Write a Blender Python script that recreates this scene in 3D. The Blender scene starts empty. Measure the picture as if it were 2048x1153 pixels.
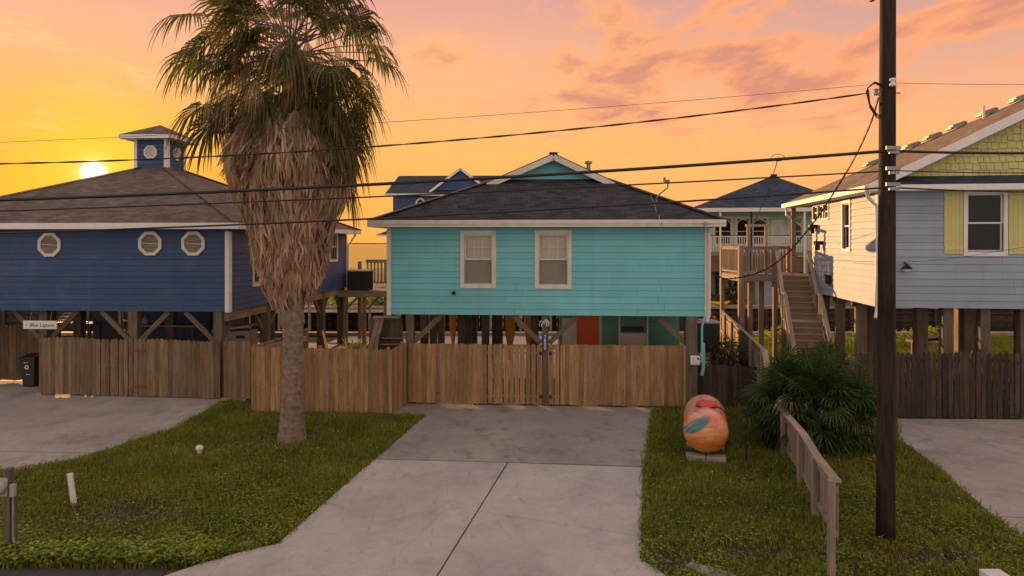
import bpy, math, random
import numpy as np
from mathutils import Vector, Matrix

random.seed(7)
rng = np.random.default_rng(11)
R = random.uniform
SC = bpy.context.scene
COL = SC.collection
FPX, CAMH, HOR = 1384.0, 4.9, 487.0      # focal length in photo pixels, camera height, horizon row


def G(px, py, z=0.0):
    """ground point (height z) seen at a photo pixel"""
    Y = (CAMH - z) * FPX / (py - HOR)
    return Vector(((px - 1024) / FPX * Y, Y, z))


def P(px, py, Y):
    """point at depth Y seen at a photo pixel"""
    return Vector(((px - 1024) / FPX * Y, Y, CAMH - (py - HOR) / FPX * Y))


# ------------------------------------------------------------------ mesh builder
class MB:
    def __init__(s):
        s.v, s.f, s.uv, s.mi = [], [], [], []

    def face(s, pts, uv=None, m=0):
        b = len(s.v)
        s.v += [tuple(p) for p in pts]
        s.f.append(tuple(range(b, b + len(pts))))
        s.uv.append(uv if uv else s.autouv(pts))
        s.mi.append(m)

    def faces(s, verts, faces, uvs=None, m=0):
        b = len(s.v)
        s.v += [tuple(p) for p in verts]
        for i, f in enumerate(faces):
            s.f.append(tuple(b + k for k in f))
            s.uv.append(uvs[i] if uvs else s.autouv([verts[k] for k in f]))
            s.mi.append(m)

    @staticmethod
    def autouv(pts):
        p = [Vector(q) for q in pts]
        n = Vector((0, 0, 0))
        for i in range(len(p)):
            a, b = p[i], p[(i + 1) % len(p)]
            n += Vector(((a.y - b.y) * (a.z + b.z), (a.z - b.z) * (a.x + b.x), (a.x - b.x) * (a.y + b.y)))
        if n.length < 1e-12:
            return [(0, 0)] * len(p)
        n.normalize()
        if abs(n.z) > .995:
            return [(q.x, q.y) for q in p]
        t = Vector((-n.y, n.x, 0)).normalized()
        b = n.cross(t)
        return [(q.dot(t), q.dot(b)) for q in p]

    def bx(s, x0, y0, z0, x1, y1, z1, grain=2, m=0):
        V = [(x0, y0, z0), (x1, y0, z0), (x1, y1, z0), (x0, y1, z0), (x0, y0, z1), (x1, y0, z1), (x1, y1, z1), (x0, y1, z1)]
        F = [(0, 3, 2, 1), (4, 5, 6, 7), (0, 1, 5, 4), (1, 2, 6, 5), (2, 3, 7, 6), (3, 0, 4, 7)]
        A = [(0, 1), (0, 1), (0, 2), (1, 2), (0, 2), (1, 2)]
        o = R(0, 20)
        uvs = []
        for f, ax in zip(F, A):
            if grain in ax:
                g, h = grain, [a for a in ax if a != grain][0]
            else:
                h, g = ax
            uvs.append([(V[k][h] + o, V[k][g] + o) for k in f])
        s.faces(V, F, uvs, m)

    def cb(s, c, d, grain=2, m=0):
        s.bx(c[0] - d[0] / 2, c[1] - d[1] / 2, c[2] - d[2] / 2, c[0] + d[0] / 2, c[1] + d[1] / 2, c[2] + d[2] / 2, grain, m)

    def beam(s, p0, p1, w, h, up=(0, 0, 1), m=0):
        """bar from p0 to p1; w across, h along up"""
        p0, p1 = Vector(p0), Vector(p1)
        d = (p1 - p0)
        L = d.length
        d.normalize()
        up = Vector(up)
        if abs(d.dot(up)) > .99:
            up = Vector((0, 1, 0))
        x = d.cross(up).normalized()
        y = x.cross(d).normalized()
        V = []
        for q in (p0, p1):
            for a, b in ((-1, -1), (1, -1), (1, 1), (-1, 1)):
                V.append(q + x * (a * w / 2) + y * (b * h / 2))
        F = [(0, 1, 2, 3), (7, 6, 5, 4), (0, 4, 5, 1), (1, 5, 6, 2), (2, 6, 7, 3), (3, 7, 4, 0)]
        o = R(0, 20)
        uvs = [[(0 + o, 0), (w + o, 0), (w + o, h), (o, h)]] * 2
        for k in range(4):
            ww = w if k % 2 == 0 else h
            uvs.append([(o, o), (o, o + L), (o + ww, o + L), (o + ww, o)])
        s.faces(V, F, uvs, m)

    def tube(s, pts, r, n=8, m=0, cap=True):
        pts = [Vector(p) for p in pts]
        k = len(pts)
        rr = r if hasattr(r, '__len__') else [r] * k
        V, F, U = [], [], []
        L = 0
        Ls = [0]
        for i in range(1, k):
            L += (pts[i] - pts[i - 1]).length
            Ls.append(L)
        d0 = (pts[1] - pts[0]).normalized()
        ref = Vector((0, 0, 1)) if abs(d0.z) < .9 else Vector((0, 1, 0))
        for i in range(k):
            d = (pts[min(i + 1, k - 1)] - pts[max(i - 1, 0)]).normalized()
            x = d.cross(ref).normalized()
            y = x.cross(d)
            for j in range(n):
                a = 2 * math.pi * j / n
                V.append(pts[i] + (x * math.cos(a) + y * math.sin(a)) * rr[i])
        for i in range(k - 1):
            for j in range(n):
                a, b = i * n + j, i * n + (j + 1) % n
                F.append((a, b, b + n, a + n))
                w = 2 * math.pi * rr[i] / n
                U.append([(j * w, Ls[i]), (j * w + w, Ls[i]), (j * w + w, Ls[i + 1]), (j * w, Ls[i + 1])])
        if cap:
            F.append(tuple(range(n - 1, -1, -1)))
            U.append([(0, 0)] * n)
            F.append(tuple((k - 1) * n + j for j in range(n)))
            U.append([(0, 0)] * n)
        s.faces(V, F, U, m)

    def lathe(s, c, prof, n=24, m=0, axis=2):
        c = Vector(c)
        V, F = [], []
        for r, z in prof:
            for j in range(n):
                a = 2 * math.pi * j / n
                p = Vector((r * math.cos(a), r * math.sin(a), z))
                if axis == 1:
                    p = Vector((p.x, p.z, p.y))
                V.append(c + p)
        for i in range(len(prof) - 1):
            for j in range(n):
                a, b = i * n + j, i * n + (j + 1) % n
                F.append((a, b, b + n, a + n))
        F.append(tuple(range(n - 1, -1, -1)))
        F.append(tuple((len(prof) - 1) * n + j for j in range(n)))
        s.faces(V, F, None, m)

    def slab(s, pts, t, m=0, down=(0, 0, -1)):
        """polygon with thickness t"""
        pts = [Vector(p) for p in pts]
        d = Vector(down) * t
        s.face(pts, None, m)
        s.face([p + d for p in reversed(pts)], None, m)
        for i in range(len(pts)):
            a, b = pts[i], pts[(i + 1) % len(pts)]
            s.face([a, a + d, b + d, b], None, m)

    def build(s, name, mats, parent=None, smooth=False, bevel=0, loc=None, rotz=0):
        me = bpy.data.meshes.new(name)
        me.from_pydata(s.v, [], s.f)
        uvl = me.uv_layers.new(name='UVMap')
        flat = [c for f in s.uv for q in f for c in (q[0], q[1])]
        uvl.data.foreach_set('uv', flat)
        if not isinstance(mats, (list, tuple)):
            mats = [mats]
        for m in mats:
            me.materials.append(m)
        me.polygons.foreach_set('material_index', s.mi)
        if smooth:
            me.polygons.foreach_set('use_smooth', [True] * len(s.f))
        me.update()
        o = bpy.data.objects.new(name, me)
        COL.objects.link(o)
        if parent is not None:
            o.parent = parent
        if loc is not None:
            o.location = loc
        o.rotation_euler.z = rotz
        if bevel:
            md = o.modifiers.new('edge', 'BEVEL')
            md.width = bevel
            md.segments = 2
            md.limit_method = 'ANGLE'
        return o


def tag(o, label, cat, group=None):
    o['label'] = label
    o['category'] = cat
    if group:
        o['group'] = group
    return o


def thing(name, label, cat, loc=(0, 0, 0), rotz=0.0, group=None):
    o = bpy.data.objects.new(name, None)
    o.empty_display_size = .2
    COL.objects.link(o)
    o.location = loc
    o.rotation_euler.z = rotz
    return tag(o, label, cat, group)


def struct(o):
    o['kind'] = 'structure'
    return o


def fast_mesh(name, verts, quads, tris, mats, qmi=None, tmi=None):
    """big mesh straight from numpy arrays"""
    me = bpy.data.meshes.new(name)
    nv, nq, nt = len(verts), len(quads), len(tris)
    me.vertices.add(nv)
    me.vertices.foreach_set('co', np.asarray(verts, np.float32).ravel())
    loops = np.concatenate([np.asarray(quads, np.int32).ravel(), np.asarray(tris, np.int32).ravel()])
    me.loops.add(len(loops))
    me.loops.foreach_set('vertex_index', loops)
    me.polygons.add(nq + nt)
    st = np.concatenate([np.arange(nq) * 4, nq * 4 + np.arange(nt) * 3]).astype(np.int32)
    me.polygons.foreach_set('loop_start', st)
    for m in mats:
        me.materials.append(m)
    if qmi is not None:
        me.polygons.foreach_set('material_index', np.concatenate([qmi, tmi]).astype(np.int32))
    me.update(calc_edges=True)
    me.validate()
    o = bpy.data.objects.new(name, me)
    COL.objects.link(o)
    return o


# ------------------------------------------------------------------ materials
class NT:
    """tiny node-tree helper"""

    def __init__(s, tree):
        s.t = tree
        s.n = tree.nodes
        s.n.clear()

    def N(s, typ, **kw):
        n = s.n.new(typ)
        for k, v in kw.items():
            setattr(n, k, v)
        return n

    def put(s, sock, v):
        if hasattr(v, 'is_linked') or isinstance(v, bpy.types.NodeSocket):
            s.t.links.new(v, sock)
        else:
            if sock.type == 'RGBA' and not hasattr(v, '__len__'):
                v = (v, v, v, 1)
            elif sock.type == 'RGBA' and len(v) == 3:
                v = (*v, 1)
            sock.default_value = v

    def math(s, op, a, b=None, c=None, clamp=False):
        n = s.N('ShaderNodeMath', operation=op, use_clamp=clamp)
        for i, q in enumerate((a, b, c)):
            if q is not None:
                s.put(n.inputs[i], q)
        return n.outputs[0]

    def vmath(s, op, a, b=None):
        n = s.N('ShaderNodeVectorMath', operation=op)
        s.put(n.inputs[0], a)
        if b is not None:
            s.put(n.inputs[1], b)
        return n

    def mix(s, fac, a, b, blend='MIX'):
        n = s.N('ShaderNodeMix', data_type='RGBA', blend_type=blend)
        n.clamp_factor = True
        s.put(n.inputs[0], fac)
        s.put(n.inputs[6], a)
        s.put(n.inputs[7], b)
        return n.outputs[2]

    def ramp(s, fac, stops, interp='LINEAR'):
        n = s.N('ShaderNodeValToRGB')
        e = n.color_ramp.elements
        while len(e) > 1:
            e.remove(e[0])
        n.color_ramp.interpolation = interp
        e[0].position = stops[0][0]
        e[0].color = (*stops[0][1], 1) if len(stops[0][1]) == 3 else stops[0][1]
        for p, c in stops[1:]:
            q = e.new(p)
            q.color = (*c, 1) if len(c) == 3 else c
        s.put(n.inputs[0], fac)
        return n.outputs[0]

    def rng(s, v, a, b, c, d, clamp=True):
        n = s.N('ShaderNodeMapRange', clamp=clamp)
        for i, q in enumerate((v, a, b, c, d)):
            s.put(n.inputs[i], q)
        return n.outputs[0]

    def coord(s, kind='Object', scale=(1, 1, 1), loc=(0, 0, 0), rot=(0, 0, 0)):
        t = s.N('ShaderNodeTexCoord')
        m = s.N('ShaderNodeMapping')
        s.t.links.new(t.outputs[kind], m.inputs[0])
        m.inputs['Scale'].default_value = scale
        m.inputs['Location'].default_value = loc
        m.inputs['Rotation'].default_value = rot
        return m.outputs[0]

    def noise(s, vec, scale, detail=4, rough=.55, dist=0):
        n = s.N('ShaderNodeTexNoise')
        s.put(n.inputs['Vector'], vec)
        n.inputs['Scale'].default_value = scale
        n.inputs['Detail'].default_value = detail
        n.inputs['Roughness'].default_value = rough
        n.inputs['Distortion'].default_value = dist
        return n.outputs[0]

    def island(s):
        return s.N('ShaderNodeNewGeometry').outputs['Random Per Island']


def lin(r, g, b):
    """sRGB 0-255 to linear"""
    f = lambda c: c / 12.92 if c <= .04045 else ((c + .055) / 1.055) ** 2.4
    return (f(r / 255), f(g / 255), f(b / 255))


def newmat(name):
    m = bpy.data.materials.new(name)
    m.use_nodes = True
    t = NT(m.node_tree)
    out = t.N('ShaderNodeOutputMaterial')
    p = t.N('ShaderNodeBsdfPrincipled')
    t.t.links.new(p.outputs[0], out.inputs[0])
    return m, t, p, out


def bump(t, p, h, strength=.3, dist=.01):
    b = t.N('ShaderNodeBump')
    b.inputs['Strength'].default_value = strength
    b.inputs['Distance'].default_value = dist
    t.put(b.inputs['Height'], h)
    t.put(p.inputs['Normal'], b.outputs[0])


def plain(name, col, rough=.6, var=.12, scale=3., isl=0., metal=0., bmp=0., bscale=60., spec=.4, dirt=0.):
    m, t, p, out = newmat(name)
    c = t.coord('Object')
    n = t.noise(c, scale, 5)
    f = t.rng(n, .25, .75, 1 - var, 1 + var)
    if isl:
        f = t.math('MULTIPLY', f, t.rng(t.island(), 0, 1, 1 - isl, 1 + isl))
    k = t.vmath('SCALE', col)
    t.put(k.inputs['Scale'], f)
    colr = k.outputs[0]
    if dirt:
        d = t.noise(t.coord('Object', (1.5, 1.5, .5)), 2.2, 6, .65)
        colr = t.mix(t.rng(d, .5, .75, 0, dirt), colr, (.09, .075, .06))
    t.put(p.inputs['Base Color'], colr)
    p.inputs['Roughness'].default_value = rough
    p.inputs['Metallic'].default_value = metal
    p.inputs['Specular IOR Level'].default_value = spec
    if bmp:
        bump(t, p, t.noise(c, bscale, 4), bmp, .01)
    return m


def wood(name, ca, cb, isl=.28, rough=.8, knots=True, gs=1.):
    """boards: v runs along the grain"""
    m, t, p, out = newmat(name)
    rnd = t.island()
    uv = t.N('ShaderNodeTexCoord').outputs['UV']
    off = t.N('ShaderNodeCombineXYZ')
    t.put(off.inputs[0], t.math('MULTIPLY', rnd, 37.))
    t.put(off.inputs[1], t.math('MULTIPLY', rnd, 91.))
    v = t.vmath('ADD', uv, off.outputs[0]).outputs[0]
    v1 = t.vmath('MULTIPLY', v, (26 * gs, 1.1, 1)).outputs[0]
    g1 = t.noise(v1, 1., 6, .65, .8)
    v2 = t.vmath('MULTIPLY', v, (90 * gs, 2.5, 1)).outputs[0]
    g2 = t.noise(v2, 1., 3, .6)
    fac = t.math('ADD', t.math('MULTIPLY', g1, .7), t.math('MULTIPLY', g2, .3))
    col = t.mix(t.rng(fac, .35, .65, 0, 1), ca, cb)
    if knots:
        vo = t.N('ShaderNodeTexVoronoi')
        t.put(vo.inputs['Vector'], t.vmath('MULTIPLY', v, (7, 2.6, 1)).outputs[0])
        vo.inputs['Scale'].default_value = 1.
        col = t.mix(t.rng(vo.outputs['Distance'], .05, .13, .75, 0), col, tuple(c * .25 for c in ca))
    st = t.noise(t.vmath('MULTIPLY', v, (4, .9, 1)).outputs[0], 1., 4)
    br = t.math('MULTIPLY', t.rng(rnd, 0, 1, 1 - isl, 1 + isl), t.rng(st, .3, .7, .78, 1.18))
    k = t.vmath('SCALE', col)
    t.put(k.inputs['Scale'], br)
    hue = t.N('ShaderNodeHueSaturation')
    t.put(hue.inputs['Color'], k.outputs[0])
    t.put(hue.inputs['Saturation'], t.rng(t.math('FRACT', t.math('MULTIPLY', rnd, 13.7)), 0, 1, .85, 1.1))
    t.put(p.inputs['Base Color'], hue.outputs[0])
    p.inputs['Roughness'].default_value = rough
    p.inputs['Specular IOR Level'].default_value = .2
    bump(t, p, fac, .35, .004)
    return m


def siding_mat(name, col, rough=.55):
    m, t, p, out = newmat(name)
    rnd = t.island()
    uv = t.N('ShaderNodeTexCoord').outputs['UV']
    off = t.N('ShaderNodeCombineXYZ')
    t.put(off.inputs[0], t.math('MULTIPLY', rnd, 37.))
    v = t.vmath('ADD', uv, off.outputs[0]).outputs[0]
    g = t.noise(t.vmath('MULTIPLY', v, (1.2, 25, 1)).outputs[0], 1., 5, .6, .6)
    big = t.noise(t.coord('Object', (1, 1, 1)), .55, 4, .6)
    streak = t.noise(t.coord('Object', (3., 3., .25)), 1., 5, .6)
    f = t.math('MULTIPLY', t.rng(g, .3, .7, .94, 1.05), t.rng(big, .3, .7, .9, 1.1))
    f = t.math('MULTIPLY', f, t.rng(rnd, 0, 1, .94, 1.06))
    k = t.vmath('SCALE', col)
    t.put(k.inputs['Scale'], f)
    c = t.mix(t.rng(streak, .55, .8, 0, .26), k.outputs[0], (.12, .11, .10))
    fade = t.noise(t.coord('Object', (.8, .8, 1.6), loc=(4, 1, 2)), .9, 6, .7)
    c = t.mix(t.rng(fade, .52, .74, 0, .22), c, tuple(min(1, q * .75 + .16) for q in col))
    t.put(p.inputs['Base Color'], c)
    p.inputs['Roughness'].default_value = rough
    p.inputs['Specular IOR Level'].default_value = .3
    bump(t, p, g, .25, .003)
    return m


def shingle_mat(name, ca, cb, w=.32, h=.145):
    m, t, p, out = newmat(name)
    uv = t.N('ShaderNodeTexCoord').outputs['UV']
    wob = t.noise(uv, 3., 2)
    u2 = t.vmath('ADD', uv, t.vmath('SCALE', wob).outputs[0])
    b = t.N('ShaderNodeTexBrick', offset=.5, squash=1.)
    t.put(b.inputs['Vector'], uv)
    b.inputs['Scale'].default_value = 1.
    b.inputs['Brick Width'].default_value = w
    b.inputs['Row Height'].default_value = h
    b.inputs['Mortar Size'].default_value = .006
    b.inputs['Mortar Smooth'].default_value = .3
    b.inputs['Bias'].default_value = 0.
    t.put(b.inputs['Color1'], ca)
    t.put(b.inputs['Color2'], cb)
    t.put(b.inputs['Mortar'], tuple(c * .35 for c in ca))
    gr = t.noise(uv, 70., 3, .7)
    big = t.noise(uv, .8, 5, .65)
    f = t.math('MULTIPLY', t.rng(gr, .3, .7, .75, 1.3), t.rng(big, .3, .7, .78, 1.25))
    k = t.vmath('SCALE', b.outputs['Color'])
    t.put(k.inputs['Scale'], f)
    t.put(p.inputs['Base Color'], k.outputs[0])
    p.inputs['Roughness'].default_value = .9
    p.inputs['Specular IOR Level'].default_value = .2
    # each course rises towards its lower edge
    sep = t.N('ShaderNodeSeparateXYZ')
    t.put(sep.inputs[0], uv)
    saw = t.math('SUBTRACT', 1., t.math('FRACT', t.math('DIVIDE', sep.outputs[1], h)))
    hh = t.math('ADD', t.math('MULTIPLY', saw, .7), t.math('MULTIPLY', b.outputs['Fac'], -.5))
    hh = t.math('ADD', hh, t.math('MULTIPLY', gr, .35))
    bump(t, p, hh, .6, .012)
    return m


def concrete_mat(name, ca, cb, stain=.5, seed=0., ro=(.75, .95), sp_=.25):
    m, t, p, out = newmat(name)
    c = t.coord('Object', loc=(seed, seed * 2, 0))
    n1 = t.noise(c, .55, 6, .62, .4)
    n2 = t.noise(c, 3.5, 6, .65)
    n3 = t.noise(c, 45., 3, .7)
    col = t.mix(t.rng(t.math('ADD', t.math('MULTIPLY', n1, .65), t.math('MULTIPLY', n2, .35)), .36, .64, 0, 1), ca, cb)
    tyre = t.noise(t.coord('Object', (.9, .6, 1), loc=(seed, 0, 0)), 1.3, 9, .72, .25)
    col = t.mix(t.rng(tyre, .53, .72, 0, stain), col, tuple(q * .38 for q in ca))
    sp = t.N('ShaderNodeTexVoronoi')
    t.put(sp.inputs['Vector'], c)
    sp.inputs['Scale'].default_value = 2.4
    col = t.mix(t.rng(sp.outputs['Distance'], .02, .035, .7, 0), col, (.06, .05, .045))
    oil = t.noise(t.coord('Object', (.7, .7, 1), loc=(seed + 3, 2, 0)), 2.6, 3, .5, .3)
    col = t.mix(t.rng(oil, .66, .78, 0, .5), col, tuple(q * .35 for q in ca))
    wv = t.N('ShaderNodeTexWave', wave_type='RINGS', rings_direction='Z')
    t.put(wv.inputs['Vector'], t.coord('Object', (.55, .16, 1), loc=(-.2, -2.2 + seed, 0)))
    wv.inputs['Scale'].default_value = 1.1
    wv.inputs['Distortion'].default_value = .8
    scf = t.math('MULTIPLY', t.rng(wv.outputs['Fac'], .965, .995, 0, 1), t.rng(n2, .5, .62, 0, 1))
    col = t.mix(t.math('MULTIPLY', scf, .28), col, tuple(q * .4 for q in ca))
    crk = t.N('ShaderNodeTexVoronoi', feature='DISTANCE_TO_EDGE')
    t.put(crk.inputs['Vector'], t.vmath('ADD', c, t.vmath('SCALE', t.noise(c, 2., 4)).outputs[0]).outputs[0])
    crk.inputs['Scale'].default_value = .32
    col = t.mix(t.rng(crk.outputs['Distance'], .0, .006, .22, 0), col, tuple(q * .3 for q in ca))
    k = t.vmath('SCALE', col)
    t.put(k.inputs['Scale'], t.rng(n3, .3, .7, .86, 1.14))
    t.put(p.inputs['Base Color'], k.outputs[0])
    t.put(p.inputs['Roughness'], t.rng(n2, .3, .7, *ro))
    p.inputs['Specular IOR Level'].default_value = sp_
    bump(t, p, t.math('ADD', t.math('MULTIPLY', n3, .6), n2), .25, .008)
    return m


def leaf_mat(name, ca, cb, trans=.35, patch=.8, isl=.35, rough=.55, con=.5):
    m, t, p, out = newmat(name)
    rnd = t.island()
    n = t.noise(t.coord('Object'), patch, 4, .6)
    f = t.math('ADD', t.math('MULTIPLY', rnd, .45), t.math('MULTIPLY', t.rng(n, .36, .64, 0, 1), .55))
    col = t.mix(f, ca, cb)
    k = t.vmath('SCALE', col)
    t.put(k.inputs['Scale'], t.rng(t.math('FRACT', t.math('MULTIPLY', rnd, 7.3)), 0, 1, 1 - isl, 1 + isl))
    t.put(p.inputs['Base Color'], k.outputs[0])
    p.inputs['Roughness'].default_value = rough
    p.inputs['Specular IOR Level'].default_value = .3
    tr = t.N('ShaderNodeBsdfTranslucent')
    t.put(tr.inputs[0], t.mix(.5, k.outputs[0], tuple(min(1, q * 1.6) for q in cb)))
    mx = t.N('ShaderNodeMixShader')
    mx.inputs[0].default_value = trans
    t.t.links.new(p.outputs[0], mx.inputs[1])
    t.t.links.new(tr.outputs[0], mx.inputs[2])
    t.t.links.new(mx.outputs[0], out.inputs[0])
    return m


def glass_mat(name, tint=(.90, .92, .92)):
    m, t, p, out = newmat(name)
    t.n.remove(p)
    fr = t.N('ShaderNodeLayerWeight')
    fr.inputs[0].default_value = .5
    tr = t.N('ShaderNodeBsdfTransparent')
    t.put(tr.inputs[0], tint)
    gl = t.N('ShaderNodeBsdfGlossy')
    gl.inputs['Roughness'].default_value = .03
    b = t.N('ShaderNodeBump')
    b.inputs['Strength'].default_value = .08
    b.inputs['Distance'].default_value = .02
    t.put(b.inputs['Height'], t.noise(t.coord('Object'), 2.2, 2))
    t.put(gl.inputs['Normal'], b.outputs[0])
    mx = t.N('ShaderNodeMixShader')
    t.put(mx.inputs[0], t.math('ADD', t.math('MULTIPLY', t.math('POWER', fr.outputs['Facing'], 3.), .6), .028, clamp=True))
    t.t.links.new(tr.outputs[0], mx.inputs[1])
    t.t.links.new(gl.outputs[0], mx.inputs[2])
    t.t.links.new(mx.outputs[0], out.inputs[0])
    return m


def screen_mat(name, col, op=.6):
    m, t, p, out = newmat(name)
    t.put(p.inputs['Base Color'], col)
    p.inputs['Roughness'].default_value = .8
    tr = t.N('ShaderNodeBsdfTransparent')
    mx = t.N('ShaderNodeMixShader')
    mx.inputs[0].default_value = op
    t.t.links.new(tr.outputs[0], mx.inputs[1])
    t.t.links.new(p.outputs[0], mx.inputs[2])
    t.t.links.new(mx.outputs[0], out.inputs[0])
    return m


M = {}
M['teal'] = siding_mat('teal_paint', (.165, .50, .545))
M['teal_dk'] = siding_mat('green_paint', (.15, .34, .24))
M['blue'] = siding_mat('blue_paint', (.036, .070, .172))
M['pale'] = siding_mat('pale_blue_paint', (.285, .335, .43))
M['seafoam'] = siding_mat('seafoam_paint', (.42, .58, .42))
M['trim'] = plain('white_trim_paint', (.72, .67, .64), .5, .06, 4, .05, dirt=.15)
M['cream'] = plain('cream_trim_paint', (.66, .60, .54), .55, .08, 4, .05, dirt=.2)
M['roof_dk'] = shingle_mat('charcoal_shingles', (.027, .028, .033), (.062, .061, .064))
M['roof_br'] = shingle_mat('brown_shingles', (.10, .075, .062), (.17, .13, .105))
M['roof_tan'] = shingle_mat('tan_shingles', (.15, .105, .078), (.25, .18, .135))
M['roof_bl'] = shingle_mat('slate_shingles', (.030, .040, .062), (.060, .070, .10))
M['tan'] = wood('tan_fence_wood', (.18, .103, .046), (.40, .245, .12), .27)
M['grey'] = wood('weathered_fence_wood', (.105, .066, .034), (.25, .17, .105), .32)
M['dark'] = wood('dark_fence_wood', (.030, .022, .017), (.085, .064, .048), .35)
M['rail'] = wood('greyed_rail_wood', (.20, .155, .12), (.40, .32, .255), .2)
M['pile'] = wood('treated_pile_wood', (.085, .065, .047), (.19, .15, .11), .2, knots=False)
M['deck'] = wood('deck_wood', (.17, .12, .085), (.34, .25, .175), .25)
M['pole'] = wood('creosote_pole_wood', (.009, .0075, .0065), (.055, .038, .029), .1, .85, False, .6)
M['conc'] = concrete_mat('pale_concrete', (.35, .325, .31), (.49, .455, .435), .36)
M['conc_dk'] = concrete_mat('aged_concrete', (.24, .225, .21), (.36, .33, .305), .7, 5.)
M['conc_gl'] = concrete_mat('polished_concrete', (.30, .275, .25), (.40, .36, .33), .5, 3., (.28, .5), .6)
M['conc_l'] = concrete_mat('stained_concrete', (.27, .24, .22), (.42, .375, .345), .6, 9.)
M['asph'] = plain('asphalt', (.055, .052, .050), .9, .25, 6, 0, 0, .5, 120)
M['dirt'] = plain('soil', (.050, .036, .022), .95, .35, 2.2, 0, 0, .8, 25)
M['yard'] = plain('yard_soil_and_turf', (.085, .088, .022), .95, .4, 1.2, 0, 0, .8, 18)
M['black'] = plain('black_rubber', (.014, .013, .013), .6, .2, 5)
M['cable'] = plain('cable_sheath', (.018, .015, .014), .55, .3, 1.5)
M['galv'] = plain('galvanised_steel', (.30, .29, .28), .55, .2, 8, 0, .5)
M['white_pl'] = plain('white_plastic', (.70, .66, .64), .45, .06, 4, dirt=.2)
M['grey_pl'] = plain('grey_enamel', (.38, .36, .35), .5, .1, 4, dirt=.3)
M['glass'] = glass_mat('window_glass')
M['screen'] = screen_mat('insect_screen', (.085, .076, .064), .33)
M['blind'] = plain('pale_blind', (.78, .68, .56), .7, .08, 2)
M['curt'] = plain('tan_curtain', (.22, .155, .095), .85, .35, 3)
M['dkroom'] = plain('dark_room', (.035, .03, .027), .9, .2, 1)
M['bin'] = plain('dark_green_plastic', (.028, .032, .022), .5, .15, 3)
M['yellow'] = siding_mat('yellow_paint', (.55, .49, .20))
M['orange'] = plain('red_orange_door_paint', (.74, .115, .026), .55, .12, 1.5)
M['beige'] = plain('beige_body_panel', (.40, .33, .27), .4, .08, 2)
M['tyre'] = plain('tyre_rubber', (.02, .02, .02), .85, .2, 4)
M['navy'] = plain('navy_enamel', (.018, .035, .16), .4, .08, 4)
M['ink'] = plain('dark_blue_paint', (.03, .035, .10), .6, .1, 4)
M['reflect'] = plain('white_figures', (.82, .80, .78), .4, .03, 4)
M['amber'] = plain('orange_gelcoat', (.78, .28, .03), .35, .12, 2)
M['ykay'] = plain('yellow_plastic', (.72, .42, .03), .4, .1, 2)
M['rkay'] = plain('red_plastic', (.55, .06, .03), .4, .1, 2)
M['purple'] = plain('purple_plastic', (.13, .08, .20), .5, .1, 2)
M['wcar'] = plain('white_car_paint', (.78, .76, .74), .25, .03, 2)
M['rust'] = plain('rusted_iron', (.16, .065, .03), .8, .3, 12)
M['palm_live'] = leaf_mat('palm_leaf', (.032, .040, .012), (.130, .125, .030), .42, .9, .5)
M['palm_dead'] = leaf_mat('dry_palm_leaf', (.225, .150, .092), (.66, .465, .315), .34, 1.4, .4, .8)
M['palm_dying'] = leaf_mat('withered_palm_leaf', (.11, .075, .04), (.36, .255, .135), .35, 1.4, .45, .8)
M['palm_bark'] = plain('palm_bark', (.20, .145, .105), .9, .5, 9, 0, 0, .9, 30)
M['shrub'] = leaf_mat('shrub_palm_leaf', (.018, .042, .010), (.065, .105, .022), .28, 1.5, .4)
M['bush'] = leaf_mat('bush_leaf', (.022, .045, .010), (.075, .10, .018), .3, 2, .4)
M['grass'] = leaf_mat('grass_blade', (.062, .125, .013), (.30, .31, .036), .42, .9, .45)
M['dry'] = leaf_mat('dry_grass_blade', (.13, .095, .045), (.24, .18, .09), .3, .9, .4)
M['clover'] = leaf_mat('ground_cover_leaf', (.085, .175, .020), (.36, .40, .055), .38, 1.3, .45)
M['petal'] = plain('tiny_petal', (.62, .55, .22), .6, .3, 2)
M['agave'] = leaf_mat('agave_leaf', (.10, .14, .06), (.38, .38, .16), .2, 2, .3)
# ------------------------------------------------------------------ sun, sky, camera
SUNV = Vector((187 - 1024, FPX, HOR - 345)).normalized()
SUN_EL = math.asin(SUNV.z)
SUN_AZ = math.atan2(SUNV.x, SUNV.y)
sl = bpy.data.lights.new('sun', 'SUN')
sl.energy = 5.0
sl.angle = math.radians(.5)
sl.color = (1.0, .53, .20)
so = bpy.data.objects.new('sun', sl)
so.rotation_euler = (-SUNV).to_track_quat('-Z', 'Y').to_euler()
COL.objects.link(so)

W = bpy.data.worlds.new('World')
SC.world = W
W.use_nodes = True
t = NT(W.node_tree)
out = t.N('ShaderNodeOutputWorld')
d = t.N('ShaderNodeTexCoord').outputs['Generated']
sep = t.N('ShaderNodeSeparateXYZ')
t.put(sep.inputs[0], d)
x, y, z = sep.outputs
zc = t.math('MAXIMUM', z, 0.)
front = t.ramp(zc, [(0, (.98, .46, .095)), (.134, (.99, .50, .135)), (.20, (.97, .48, .20)), (.27, (.92, .45, .265)),
                    (.33, (.77, .376, .30)), (.46, (.58, .45, .45)), (1, (.52, .52, .60))])
right = t.ramp(zc, [(0, (.98, .46, .14)), (.134, (.97, .475, .18)), (.20, (.88, .43, .26)), (.27, (.68, .37, .30)),
                    (.33, (.57, .33, .305)), (.46, (.55, .45, .46)), (1, (.52, .52, .60))])
back = t.ramp(zc, [(0, (1.06, .93, .80)), (.3, (1.02, .90, .79)), (.6, (.80, .74, .70)), (1, (.52, .51, .56))])
base = t.mix(t.rng(x, -.05, .55, 0, 1), front, right)
base = t.mix(t.rng(y, -.25, .45, 0, 1), back, base)
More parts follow.
